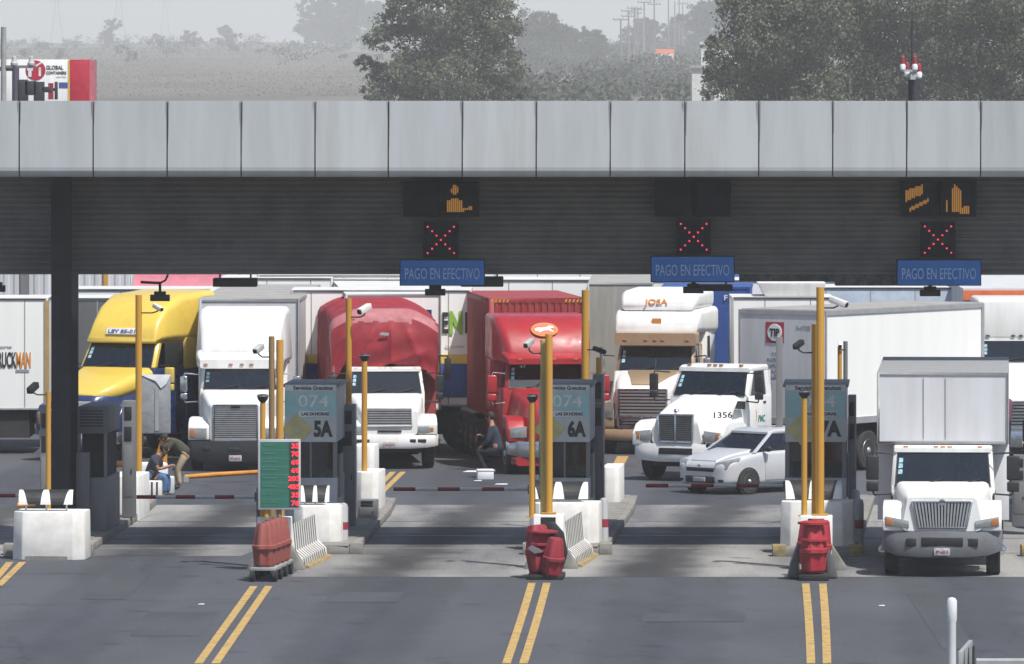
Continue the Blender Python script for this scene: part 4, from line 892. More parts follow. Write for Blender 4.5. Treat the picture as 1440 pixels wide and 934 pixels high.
for s in (-1, 1): G().box(min(s * .55, s * .68), max(s * .55, s * .68), .02, .1, .3, .36).obj('fog_lamp', black, cr)

# ================================================================== toll islands
def island(pts, label, front_px=None):     # centre line as (px, D); kerbed concrete island
    t = thing('toll_island', label, 'traffic island', (PX(*pts[0]), pts[0][1], 0), 0, 'kerbed toll islands')
    ox, oy = t.location.x, t.location.y
    c = [(PX(p, D) - ox, D - oy) for p, D in pts]; hw = .80
    poly = [(x - hw, y, 0) for x, y in c] + [(x + hw, y, 0) for x, y in c[::-1]]
    G().prism(poly, (0, 0, .17)).obj('kerb', gconc, t, bevel=.02)
    poly = [(x - hw + .16, y + .1, .17) for x, y in c] + [(x + hw - .16, y - .02, .17) for x, y in c[::-1]]
    G().prism(poly, (0, 0, .012)).obj('island_top', gconc, t)
    for s in (-1, 1): x, y = c[0]; G().box(x + s * hw - .14, x + s * hw + .14, y - .02, y + .45, 0, .24).obj('kerb_end', kyel if front_px else gconc, t, bevel=.02)
    return t
island([(68, 163.2), (155, 177), (172, 181)], 'kerbed island of the leftmost booth under the steel column')
island([(447, 163.6), (500, 177), (508, 181)], 'kerbed island of the 5A booth')
island([(798, 163.4), (842, 178), (848, 182)], 'kerbed island of the 6A booth')
island([(1150, 162.8), (1176, 178), (1182, 182)], 'kerbed island of the 7A booth', True)
island([(1500, 162.8), (1520, 181)], 'kerbed island cut by the right frame edge', True)

def block(px0, px1, pytop, D, label, dep=1.1, rz=-5, chamfer=.22, taper=.03):
    hw = (px1 - px0) / 2 * D / F; z = PZ(pytop, D); t = thing('concrete_block', label, 'concrete block', (PX((px0 + px1) / 2, D), D, 0), rz, 'whitewashed concrete blocks')
    pl = [(-hw, chamfer), (-hw + chamfer, 0), (hw - chamfer, 0), (hw, chamfer), (hw, dep), (-hw, dep)]
    b = [(x, y, 0) for x, y in pl]; tp_ = [(x * (1 - taper), y + taper, z) for x, y in pl]
    G().loft([b, tp_]).obj('block', wconc, t, bevel=.025)
    G().box(-hw * .6, hw * .55, -.012, .02, 0, .09).obj('chipped_footing', gconc, t)
    return t
block(15, 118, 720, 161.6, 'wide white concrete block at the foot of the steel column')
block(410, 479, 712, 164.8, 'white concrete block in front of the 5A booth, right of the striped wall')
block(742, 842, 708, 164.4, 'white concrete block in front of the 6A booth')
block(1096, 1200, 706, 163.4, 'white concrete block in front of the 7A booth')
block(150, 194, 670, 174.8, 'white concrete block behind the leftmost kiosk', dep=2)
block(500, 532, 664, 176.4, 'slim white concrete block behind the 5A booth', dep=1.6, chamfer=.12)
block(845, 871, 657, 179, 'slim white concrete block behind the 6A booth', dep=1.6, chamfer=.1)
block(496, 526, 627, 186, 'far white concrete block left of the tarpaulin truck wheel', dep=1.2, chamfer=.1)

def pier(px0, px1, pytop, D, label, rz=-4, wall=True):
    hw = (px1 - px0) / 2 * D / F; z = PZ(pytop, D); t = thing('concrete_pier', label, 'concrete pier', (PX((px0 + px1) / 2, D), D, 0), rz, 'front piers of the toll islands')
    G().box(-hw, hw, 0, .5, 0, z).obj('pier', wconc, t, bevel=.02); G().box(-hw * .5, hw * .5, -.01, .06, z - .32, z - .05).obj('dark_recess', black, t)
    # sloped base buttress
    G().prism([(hw, 0, 0), (hw + .30, .0, 0), (hw + .26, .0, .1), (hw, .0, .5)], (0, .4, 0)).obj('buttress', gconc, t, bevel=.01)
    G().prism([(-hw, 0, 0), (-hw - .22, .0, 0), (-hw, .0, .45)], (0, .4, 0)).obj('buttress', gconc, t, bevel=.01)
    if not wall: return t
    # striped angled side wall running back to the block
    L = 3.6; g = G(); x = hw; 
    wl = G().prism([(x, .5, 0), (x + .24, .5, 0), (x + .21, .5, .2), (x + .05, .5, .36), (x, .5, z - .16)], (.14, L, 0)).obj('side_wall', wconc, t)
    g = G(); n = 11
    for i in range(n):
        y0 = .55 + (L - .15) * i / n; k = .14 / L
        def pt(y, sec): 
            dx = (y - .5) * k; a = [(x + .006, z - .16), (x + .056, .36), (x + .218, .2), (x + .246, .02)][sec]; return (a[0] + dx, y, a[1] + (.006 if sec == 2 else 0))
        for s0 in (0, 1, 2):
            w_ = (L / n) * .30; sh = -.18
            g.poly([pt(y0 + s0 * sh * 0, s0), pt(y0 + w_, s0), pt(y0 + w_ + (.1 if s0 else 0), s0 + 1), pt(y0 + (.1 if s0 else 0), s0 + 1)])
    g.obj('black_stripes', black, wl, smooth=False)
    g = G(); g.prism([(x + .2, .5, 0), (x + .36, .5, 0), (x + .33, .5, .05), (x + .24, .5, .08)], (.14, L, 0)); g.obj('kerb_strip', kyel, t)
    return t
pier(361, 408, 728, 158.6, 'white pier behind the faded red crash barrels of lane 5A')
pier(750, 792, 724, 159, 'white pier behind the broken red crash barrel of lane 6A')
pier(1125, 1170, 726, 158.6, 'grey-white pier behind the bright red crash barrel of lane 7A', wall=False)

def hoods(px0, px1, py0, py1, D, label, rz=0):
    hw = (px1 - px0) / 2 * D / F; z0, z1 = PZ(py1, D), PZ(py0, D); t = thing('hazard_hood', label, 'hazard marker', (PX((px0 + px1) / 2, D), D, z0 - .14), rz, 'black and white curved hazard hoods')
    h = z1 - z0; o = .14
    # curved hood: quarter round shell
    g = G(); n = 7
    def P(x, a, r): return (x, .35 - r * math.cos(a), o + r * math.sin(a))
    for i in range(n):
        a0, a1 = R(90 * i / n), R(90 * (i + 1) / n); g.prism([P(-hw, a0, h), P(hw, a0, h), P(hw, a1, h), P(-hw, a1, h)], (0, .012, 0))
    s_ = g.obj('hood_shell', white, t)
    for s in (-1, 1):
        g = G()
        for i in range(n):
            a0, a1 = R(90 * i / n), R(90 * (i + 1) / n); f0, f1 = i / n, (i + 1) / n
            xa = lambda f: (s * hw * (.20 - .12 * f), s * hw * (.66 + .22 * f))
            g.poly([P(xa(f0)[0], a0, h + .006), P(xa(f0)[1], a0, h + .006), P(xa(f1)[1], a1, h + .006), P(xa(f1)[0], a1, h + .006)])
        g.obj('black_panel', black, s_, smooth=False)
    for x in (-hw * .75, 0, hw * .75): G().tube((x, .3, 0), (x, .3, o + .04), .018).obj('support_leg', white, t)
hoods(26, 102, 690, 710, 161.8, 'black and white curved hazard hood on the wide block under the column')
hoods(423, 463, 684, 706, 165.2, 'short black and white hazard hood beside the price board')
hoods(744, 827, 679, 702, 164.9, 'black and white curved hazard hood in front of the 6A booth')
hoods(1105, 1184, 677, 702, 164, 'black and white curved hazard hood in front of the 7A booth')

def booth(pxl, pxr, num, D, label, dia_px):
    x0, x1 = PX(pxl, D), PX(pxr, D); cx = (x0 + x1) / 2; hw = (x1 - x0) / 2; t = thing('toll_booth', label, 'toll booth', (cx, D, .18), -3, 'grey toll booths'); z = lambda py: PZ(py, D) - .18
    G().box(-hw, hw, 0, 2.6, 0, z(672)).obj('lower_body', lgrey, t, bevel=.015)
    G().box(-hw, hw, .02, 2.6, z(622), z(545)).obj('upper_body', lgrey, t, bevel=.015)
    g = G()
    for x in (-hw, hw - .09):
        for y in (.01, 2.5): G().box(x, x + .09, y, y + .09, z(672), z(622)).obj('window_post', mgrey, t, smooth=False)
    w_ = G().box(-hw + .09, hw - .09, .03, .045, z(672), z(622)).obj('window', wind, t, smooth=False)
    G().box(-.02, .02, .0, .03, z(672), z(622)).obj('window_bar', mgrey, w_, smooth=False)
    G().box(-hw + .03, hw - .03, .3, 2.5, z(672), z(668)).obj('counter', gdark, t)
    G().box(-hw + .04, hw - .04, 1.8, 2.4, z(672) + .04, z(622)).obj('rear_partition', gdark, t)
    G().box(-hw * .6, hw * .4, .6, .9, z(672) + .04, z(650)).obj('cash_desk', gdark, t)
    sp = G().box(-hw + .01, hw - .01, -.025, .0, z(622) + .01, z(541)).obj('sign_panel', mat('bright_aluminium_sheet', (.50, .52, .51), .45, dirt=(.36, .36, .36), dirtamt=.4, streak=True), t, smooth=False)
    G().box(-hw + .02, hw - .02, -.035, -.026, z(549), z(542)).obj('header_strip', txtw, sp, smooth=False)
    G().box(-hw + .02, hw - .02, -.035, -.026, z(587), z(551)).obj('teal_band', teal, sp, smooth=False)
    G().box(-hw * .45, hw * .7, -.04, -.036, z(586), z(578)).obj('hours_strip', txtw, sp, smooth=False)
    text('Servicios Gratuitos', hw * 1.5, .085, (.05, -.04, z(545.5)), txtb, t, bold=.03)
    text('074', hw * 1.15, .26, (.06, -.04, z(564)), txtw, t, bold=.01)
    text('LAS 24 HORAS', hw * 1.05, .075, (.1, -.046, z(582)), txtb, t, bold=.03)
    text(num, hw * .72, .36, (hw * .48, -.032, z(603)), txtb, t, bold=.05)
    d = G().box(-.24, .24, -.012, 0, -.24, .24).obj('diamond_sign', ylw, t); d.location = ((dia_px - (pxl + pxr) / 2) * D / F, -.035, z(604)); d.rotation_euler = (0, R(45), 0)
    G().lathe([(-.006, .01), (-.006, .11), (0, .12)], (0, -.014, 0), 'y', 16).obj('diamond_ring', mat('faint_ring', (.5, .47, .25), .5), d)
    G().box(-hw - .05, hw + .05, .012, 2.75, z(545) + .003, z(541) + .0).obj('booth_roof', mgrey, t, bevel=.01)
    G().box(hw + .002, hw + .05, .3, 1.2, z(700), z(640)).obj('side_counter', mgrey, t)
booth(400, 474, '5A', 168, 'grey toll booth numbered 5A with teal 074 sign', 418)
booth(758, 830, '6A', 168, 'grey toll booth numbered 6A with teal 074 sign', 772)
booth(1104, 1190, '7A', 168, 'grey toll booth numbered 7A with teal 074 sign', 1127)
# leftmost dark kiosk
D0 = 168.6; x0, x1 = PX(109, D0), PX(150, D0); kz = lambda py: PZ(py, D0) - .18
t = thing('toll_booth', 'dark grey narrow toll kiosk just right of the steel column', 'toll booth', ((x0 + x1) / 2, D0, .18), -4, 'grey toll booths'); hw = (x1 - x0) / 2
G().box(-hw, hw, 0, 2.4, 0, kz(672)).obj('lower_body', mgrey, t, bevel=.01); G().box(-hw, hw, 0, 2.4, kz(610), kz(572)).obj('upper_body', dgrey, t, bevel=.01)
g = G()
for x in (-hw, hw - .06): G().box(x, x + .06, .0, .08, kz(672), kz(610)).obj('window_post', mgrey, t, smooth=False)
G().box(-hw + .06, hw - .06, .3, 2.3, kz(672), kz(610)).obj('interior', gdark, t)
g = G()
for i in range(6): g.box(-hw + .05, hw - .08, -.012, -.002, kz(600 - i * 4.2), kz(598 - i * 4.2))
g.obj('vent_slats', black, t, smooth=False)
G().box(-hw, -hw + .28, -.25, -.02, 0, kz(636)).obj('side_cabinet', mgrey, t, bevel=.01)
G().box(-.02, .12, -.1, -.01, 0, kz(640)).obj('cable_box', mgrey, t) if False else None

def cab_post(px, w_, pytop, D, label, m=mgrey, z0=.18, name='control_cabinet'):
    hw = w_ / 2 * D / F; t = thing(name, label, 'cabinet', (PX(px, D), D, z0), -4, 'grey control cabinets'); zt_ = PZ(pytop, D) - z0
    G().box(-hw, hw, 0, .45, 0, zt_).obj('cabinet_body', m, t, bevel=.012); dd = G().box(-hw * .75, hw * .75, -.012, 0, zt_ * .18, zt_ * .62).obj('cabinet_door', m, t, bevel=.004); G().box(hw * .5, hw * .65, -.03, -.01, zt_ * .38, zt_ * .42).obj('door_latch', black, dd)
    for a_, b_ in ((.66, .78), (.84, .95)): G().box(-hw * .6, hw * .6, -.015, .01, zt_ * a_, zt_ * b_).obj('screen', black, t, bevel=.004)
    return t
cab_post(488, 22, 569, 170.2, 'tall dark grey cabinet at the right side of the 5A booth', mgrey)
cab_post(841, 15, 527, 170.6, 'slim tall grey cabinet at the right side of the 6A booth', mgrey)
cab_post(1198, 11, 556, 170.8, 'slim grey cabinet at the right side of the 7A booth', mgrey)
cab_post(180, 17, 564, 173.2, 'grey cabinet between the narrow kiosk and the long yellow pole', mgrey)
cab_post(62, 12, 572, 165.6, 'grey cabinet close to the left side of the steel column', mgrey)
cab_post(1433, 20, 640, 170, 'grey cabinet at the right frame edge', mgrey)
cab_post(516, 28, 703, 172.6, 'low grey cabinet behind the striped bollard of lane 5A', mgrey)

def pole(px, pytop, D, r, label, m=polem, z0=.18, beacon=False, lean=0, name='pole', pybot=None):
    t = thing(name, label, 'pole', (PX(px, D), D, z0 if pybot is None else PZ(pybot, D)), 0, 'painted poles of the toll islands'); zt_ = PZ(pytop, D) - t.location.z
    G().tube((0, 0, 0), (lean, 0, zt_), r, n=14).obj('shaft', m, t); G().box(-r * 2, r * 2, -r * 2, r * 2, 0, .02).obj('base_plate', m, t)
    if beacon:
        G().lathe([(zt_, .05), (zt_ + .06, .1), (zt_ + .13, .12), (zt_ + .16, .1), (zt_ + .17, .02)], (lean, 0, 0), 'z', 14).obj('beacon', black, t); G().lathe([(zt_ + .125, .125), (zt_ + .14, .125)], (lean, 0, 0), 'z', 14).obj('beacon_ring', alum, t)
    return t
pole(68, 551, 163.6, .055, 'yellow pole standing on the block in front of the steel column', pybot=720)
pole(195, 415, 178, .075, 'long yellow pole in front of the yellow truck cab')
pole(369.5, 566, 158.9, .055, 'short yellow pole with round black cap at the left edge of the price board', beacon=True, pybot=728)
pole(382, 473, 159.3, .06, 'brown weathered pole behind the price board', polb, pybot=728)
pole(393.5, 478, 159.3, .075, 'yellow pole right of the brown pole behind the price board', pybot=728)
pole(490.5, 420, 171.2, .065, 'tall yellow pole at the back of the 5A booth')
pole(512.5, 508, 176.8, .065, 'yellow pole with round black cap in front of the tarpaulin truck', beacon=True)
pole(748.5, 566, 159.5, .065, 'short yellow pole with round black cap left of the 6A booth', beacon=True, pybot=728)
pole(764, 478, 159.4, .06, 'pale yellow pole on the left of the close pair before the 6A booth', mat('pale_yellow_paint', (.55, .42, .12), .5, streak=True, dirt=(.1, .09, .05), dirtamt=.5), pybot=724)
pole(772, 470, 159.2, .075, 'bright yellow pole on the right of the close pair before the 6A booth', pybot=722)
pole(823, 408, 171.4, .08, 'tall yellow pole behind the 6A booth')
pole(842, 503, 170.7, .06, 'yellow pole stub on top of the slim 6A cabinet', pybot=568)
pole(1131, 560, 159, .06, 'short yellow pole with round black cap left of the 7A booth', beacon=True, pybot=726)
pole(1146, 456, 159.2, .07, 'shorter pole of the close pair before the 7A booth', pybot=726)
pole(1153.5, 404, 158.9, .08, 'tallest yellow pole, before the 7A booth', pybot=724)
pole(1189, 480, 173, .05, 'dark pole behind the 7A booth', mgrey)
pole(1181, 487, 172.6, .05, 'thin yellow pole close beside the dark one behind the 7A booth', pybot=560)
pole(846, 488, 172, .04, 'dark pole behind the slim 6A cabinet', mgrey)
pole(442, 545, 171, .03, 'thin dark rod at the back of the 5A booth', mgrey) if False else None
# striped bollards
def bollard(px, pytop, D, label, z0=0):
    t = thing('bollard', label, 'bollard', (PX(px, D), D, z0), 0, 'grey bollards with a red band'); zt_ = PZ(pytop, D) - z0; r = .1
    G().lathe([(0, r), (zt_ - .1, r), (zt_ - .03, r * .8), (zt_, .02)], (0, 0, 0), 'z', 16).obj('bollard_post', lgrey, t); G().lathe([(zt_ * .42, r + .004), (zt_ * .58, r + .004)], (0, 0, 0), 'z', 16).obj('red_band', bandr, t)
bollard(483, 707, 165.4, 'grey bollard with dark red band right of the 5A block'); bollard(849, 700, 165.6, 'grey bollard with dark red band right of the 6A block')
bollard(1208, 701, 165, 'grey bollard with dark red band right of the 7A block')
bollard(1203, 688, 169.6, 'plain pale bollard behind the banded one at 7A')

# security cameras on arms
def cctv(px, py, D, pole_px, pole_py, label, m=lgrey, rz=0, s=1.0):
    x, z = PX(px, D), PZ(py, D); t = thing('security_camera', label, 'camera', (x, D - .1, z), 0, 'security cameras on arms')
    b = G().box(-.05 * s, .05 * s, -.16 * s, .14 * s, -.05 * s, .05 * s).obj('camera_body', m, t, bevel=.012); b.rotation_euler = (R(18), 0, R(rz))
    G().lathe([(-.175 * s, .04 * s), (-.155 * s, .045 * s)], (0, 0, 0), 'y', 12).obj('lens', black, b)
    dx, dz = PX(pole_px, D) - x, PZ(pole_py, D) - z
    G().path([(0, 0, -.05 * s), (0, 0, dz * .7), (dx * .3, 0.03, dz), (dx, .08, dz)], .016, 6).obj('arm', black, t)
cctv(47, 545, 163.6, 66, 555, 'black camera on the short pole left of the steel column', black, -20, 1.3)
cctv(222, 432, 178, 196, 440, 'white camera beside the long yellow pole', white, 40)
cctv(364, 490, 159.3, 381, 502, 'grey camera on the brown pole', lgrey, -25, 1.1)
cctv(513, 434, 171.2, 492, 446, 'white camera before the red tarpaulin', white, -35, 1.3)
cctv(744, 482, 159.4, 762, 497, 'grey camera on the pale yellow pole before the red cab', lgrey, -25, 1.1)
cctv(842, 492, 171, 826, 492, 'dark camera right of the tall 6A pole', black, 60)
cctv(1123, 484, 159.2, 1144, 496, 'dark camera on the left of the 7A pole pair', black, -30, 1.1)
cctv(1178, 424, 160, 1156, 433, 'white round-nosed camera high on the tallest yellow pole', white, 60, 1.3)
cctv(1181, 484, 172.6, 1189, 492, 'small camera on the dark pole behind the 7A booth', white, 0, .8)

# price board
D0 = 158.3; t = thing('price_board', 'green price board with red digits and a grey frame on lane 5A', 'sign', (PX(393, D0), D0, PZ(728, D0)), 5)
z0, z1 = .16, PZ(618, D0) - PZ(728, D0); hw = 30 * D0 / F
for s in (-.55, .05): G().tube((hw * s - .02, .1, 0), (hw * s - .02, .1, .4), .055).obj('support_post', polem if s < 0 else polb, t)
G().box(-hw, hw, 0, .16, z0, z1).obj('board_frame', lgrey, t, bevel=.012)
fc = G().box(-hw + .045, hw - .045, -.008, -.001, z0 + .05, z1 - .05).obj('board_face', green, t, smooth=False)
rows = ['35', '70', '69', '69', '203', '405', '35', '76']; hh = (z1 - z0 - .1) / 8
G().box(hw * .45, hw - .05, -.0095, -.0085, z0 + .055, z1 - .055).obj('digit_strip', mat('dark_green_strip', (.012, .05, .04), .4), fc, smooth=False)
for i, r_ in enumerate(rows):
    zc = z1 - .05 - hh * (i + .5)
    text(r_, .075 * len(r_) + .01, hh * .62, (hw * .74 - (.03 if len(r_) == 3 else 0), -.016, zc), redled, fc, name='price_digits', bold=.03)
    text(['Motos', 'Autos', 'Autobuses', 'Camiones 2', 'Camiones 3', 'Camiones 5', 'Eje auto', 'Eje camion'][i], .3 if i > 1 else .2, hh * .25, (-hw * .45, -.012, zc + .02), txtp, fc) 
    if i: G().box(-hw + .05, hw * .45, -.0115, -.0085, zc + hh / 2 - .006, zc + hh / 2 + .006).obj('row_line', greenl, fc, smooth=False)

# boom gates
def boom(px0, px1, py, D, label):
    x0, x1 = PX(px0, D), PX(px1, D); z = PZ(py, D); t = thing('boom_gate', label, 'barrier arm', (x1, D, .1), 0, 'red and white boom barriers'); n = 6; L = x1 - x0
    G().tube((-L, 0, z - .1), (0, 0, z - .1), .038, n=8).obj('arm', white, t)
    g = G()
    for i in range(0, n, 2): g.tube((-L + L * i / n * .97, 0, z - .1), (-L + L * (i + 1) / n * .97, 0, z - .1), .042, n=8)
    g.obj('red_stripes', bandr, t.children[0] if t.children else t)
    G().box(-.02, .3, -.15, .15, .07, z + .1).obj('gate_housing', mgrey, t, bevel=.02); G().box(-.06, -.02, -.06, .06, z - .2, z).obj('arm_clamp', mgrey, t)
boom(-130, 58, 697, 171, 'lowered boom barrier left of the steel column'); boom(192, 362, 699, 171, 'lowered boom barrier behind the price board')
boom(553, 746, 688, 171.6, 'lowered boom barrier across lane 6A'); boom(908, 1105, 683, 171.6, 'lowered boom barrier in front of the silver hatchback')

# red crash cushions
def barrel(root, x, y, z, m, s=1.0, tilt=(0, 0)):
    n = 24; rings = []
    prof_ = [(0, .20), (.06, .24), (.42, .27), (.44, .32), (.52, .32), (.54, .26), (.98, .20), (1.05, .17), (1.06, .04)]
    for a, r in prof_:
        rings.append([((r * (1 + (.07 if i % 4 < 2 and a not in (.44, .52) else -.07)) * math.cos(2 * math.pi * i / n)) * s * .85, (r * (1 + (.07 if i % 4 < 2 else -.07)) * math.sin(2 * math.pi * i / n)) * s, a * s * .82) for i in range(n)])
    o = G().loft(rings).obj('crash_barrel', m, root, ang=25); o.location = (x, y, z); o.rotation_euler = (R(tilt[0]), R(tilt[1]), 0); return o
def cart(root, L, hw=.26, rz=0, nw=4):
    G().box(-hw, hw, -.15, L, .22, .29).obj('sled_frame', galv, root, bevel=.01)
    for i in range(nw):
        y = -.05 + (L - .1) * i / (nw - 1)
        for s in (-1, 1): G().lathe([(-.05, .11), (-.04, .13), (.04, .13), (.05, .11)], (s * (hw - .04), y, .13), 'x', 16).obj('sled_wheel', rub, root)
t = thing('crash_cushion', 'row of faded red crash barrels on a wheeled sled in lane 5A', 'crash cushion', (PX(372, 155.5), 155.3, 0), -6, 'red crash cushions at the island heads')
cart(t, 2.4)
for i in range(4): barrel(t, .02 * i, .1 + i * .55, .29, cushf, 1.0)
t = thing('crash_cushion', 'broken and bent dark red crash barrel with torn shell in lane 6A', 'crash cushion', (PX(767, 156.2), 155.9, 0), -3, 'red crash cushions at the island heads')
G().box(-.36, .36, -.15, .9, .0, .1).obj('base_skid', black, t, bevel=.02)
dr_ = mat('dark_red_plastic', (.30, .014, .03), .6, dirt=(.14, .03, .03), dirtamt=.8, scale=7)
barrel(t, -.10, .35, .1, dr_, 1.12, (-5, -6)); barrel(t, .12, .0, .08, dr_, .88, (5, 7)); barrel(t, .0, .85, .1, dr_, 1.05)
for z_ in (.55, .8): G().lathe([(z_, .22), (z_ + .015, .3), (z_ + .05, .3), (z_ + .065, .2)], (-.06, .32, .1), 'z', 10).obj('flange', dr_, t)
G().prism([(-.36, .0, .62), (-.22, -.06, .52), (-.04, -.26, .56), (-.12, -.2, .62), (-.28, .0, .68)], (0, .03, 0)).obj('torn_shell', mat('pale_torn_plastic', (.6, .5, .5), .6), t)
G().prism([(.05, .5, .2), (.32, .5, .15), (.42, .5, .5), (.34, .5, .9), (.15, .5, 1.12), (0, .5, 1.1)], (0, .12, 0)).obj('bent_frame', black, t, bevel=.02)
t = thing('crash_cushion', 'bright red upright crash barrel in lane 7A', 'crash cushion', (PX(1144, 155.8), 155.6, 0), 0, 'red crash cushions at the island heads')
G().box(-.3, .3, -.15, 1.5, 0, .13).obj('base_skid', black, t, bevel=.02)
barrel(t, 0, .1, .15, cush, 1.12, (0, 0)); barrel(t, .08, .75, .2, cush, 1.12, (0, 4)); barrel(t, -.05, 1.2, .25, cush, 1.0)
for s in (-1, 1): G().prism([(s * .28, .5, .02), (s * .5, .5, .02), (s * .44, .5, .3), (s * .28, .5, .75)], (0, .5, 0)).obj('side_fin', dgrey, t, bevel=.02)
for z_ in (.62, .95): G().lathe([(z_, .24), (z_ + .015, .32), (z_ + .06, .32), (z_ + .075, .22)], (0, .1, .15), 'z', 10).obj('flange', cush, t)

# wrapped cabinet on orange stand
D0 = 189; t = thing('wrapped_cabinet', 'tall cabinet wrapped in grey plastic on an orange stand behind the long yellow pole', 'cabinet', (PX(219, D0), D0, 0), 3); hw = 21 * D0 / F
G().box(-hw, hw, 0, .55, PZ(610, D0), PZ(528, D0)).obj('wrapped_body', lwin, t, bevel=.03)
G().prism([(-hw - .01, -.02, PZ(527, D0)), (hw + .01, -.02, PZ(527, D0)), (hw * .7, -.03, PZ(540, D0)), (hw * .35, -.03, PZ(546, D0)), (0, -.03, PZ(536, D0)), (-hw * .7, -.02, PZ(530, D0))], (0, .04, 0)).obj('torn_wrap_top', foam, t)
G().box(-hw * .05, hw * .2, -.02, 0, PZ(606, D0), PZ(546, D0)).obj('wrap_fold', galv, t)
G().tube((-.15, .2, 0), (.22, .2, PZ(612, D0)), .07).tube((.2, .25, 0), (.22, .25, PZ(610, D0)), .07).obj('orange_stand', orng, t); G().box(-.4, .3, .1, .5, 0, .55).obj('stand_base', foam, t, bevel=.08)

# orange pole lying across
t = thing('fallen_pole', 'orange pole lying on the road before the black bumper', 'pole', (PX(261, 191), 190.5, .12)); L = PX(364, 191) - PX(261, 191)
G().tube((0, 0, 0), (L * .45, 0, .06), .055, .06).tube((L * .45, 0, .06), (L, 0, .12), .06, .055).obj('shaft', orng, t); G().box(-.02, .1, -.07, .07, -.12, .02).obj('end_foot', galv, t)
t = thing('fallen_pole', 'short orange pole lying beside the narrow kiosk', 'pole', (PX(148, 190), 190, .45)); G().tube((0, 0, 0), (.7, 0, .03), .08).obj('shaft', orng, t); G().box(.0, .1, -.06, .06, -.45, 0).obj('end_foot', galv, t)
t = thing('stub_arm', 'black drum with a short orange arm at the left of the steel column', 'barrier motor', (PX(52, 165.8), 165.4, .5)); G().lathe([(-.14, .02), (-.14, .2), (-.1, .24), (.1, .24), (.12, .1)], (0, 0, .42), 'y', 16).obj('motor_drum', black, t); G().tube((-.38, -.1, .42), (0, -.1, .44), .055).obj('arm_stub', orng, t); G().box(-.06, .08, 0, .3, -.32, .3).obj('motor_base', mgrey, t)

# short striped kerb wall the man sits on
D0 = 184; t = thing('striped_wall', 'low black and white striped wall under the seated man', 'low wall', (PX(213, D0), D0 - .6, 0), -6)
w_ = G().box(-.6, .25, 0, 2.2, 0, .42).obj('wall', wconc, t, bevel=.03); g = G()
for i in range(7): g.box(-.58 + i * .12, -.54 + i * .12, -.006, -.002, .04, .40)
g.obj('black_stripes', black, w_, smooth=False)
# foam box and litter
t = thing('foam_box', 'small white foam box on the road beside the red truck', 'box', (PX(683, 191.5), 191.5, 0), 6); G().box(-.2, .2, 0, .3, 0, .2).obj('box_body', foam, t, bevel=.015); G().box(-.21, .21, -.01, .31, .2, .25).obj('box_lid', foam, t, bevel=.012)
for px, py, s, lab in ((668, 664, .3, 'pale flattened cardboard left of the foam box'), (672, 677, .1, 'small white scrap just below the foam box'), (705, 682, .16, 'white scrap right of the boom barrier tip'), (283, 851, .06, 'tiny pale scrap on the road near the lower left'), (1240, 853, .06, 'white speck of paper near the white post')):
    D = DG(py); g = G(); g.prism([(-s, -s * .8, .012), (s * .8, -s, .012), (s, s * .7, .016), (-s * .6, s, .012)], (0, 0, .012)); o = g.obj('litter_scrap', foam, None); o.location = (PX(px, D), D, 0); tag(o, lab, 'litter', 'litter on the road')

# ================================================================== people
def skinmesh(name, chains, m, parent, sub=2):
    """chains: list of [(co, radius)...]; first vertex of first chain is the root; chains join where coordinates coincide."""
    verts, edges, rad, idx = [], [], [], {}
    for ch in chains:
        prev = None
        for co, r in ch:
            k = tuple(round(c, 4) for c in co)
            if k not in idx: idx[k] = len(verts); verts.append(co); rad.append(r)
            if prev is not None and prev != idx[k]: edges.append((prev, idx[k]))
            prev = idx[k]
    me = bpy.data.meshes.new(name); me.from_pydata(verts, edges, []); o = bpy.data.objects.new(name, me); COL.objects.link(o)
    sk = o.modifiers.new('s', 'SKIN'); sk.use_smooth_shade = True
    for i, v in enumerate(me.skin_vertices[0].data): v.radius = (rad[i], rad[i]) if not isinstance(rad[i], tuple) else rad[i]; v.use_root = (i == 0)
    ss = o.modifiers.new('u', 'SUBSURF'); ss.levels = sub; ss.render_levels = sub
    dg = bpy.context.evaluated_depsgraph_get(); dg.update()
    ev = bpy.data.meshes.new_from_object(o.evaluated_get(dg)); bpy.data.objects.remove(o)
    for p in ev.polygons: p.use_smooth = True
    ev.materials.clear(); ev.materials.append(m); ev.name = name
    q = bpy.data.objects.new(name, ev); COL.objects.link(q); q.parent = parent; return q
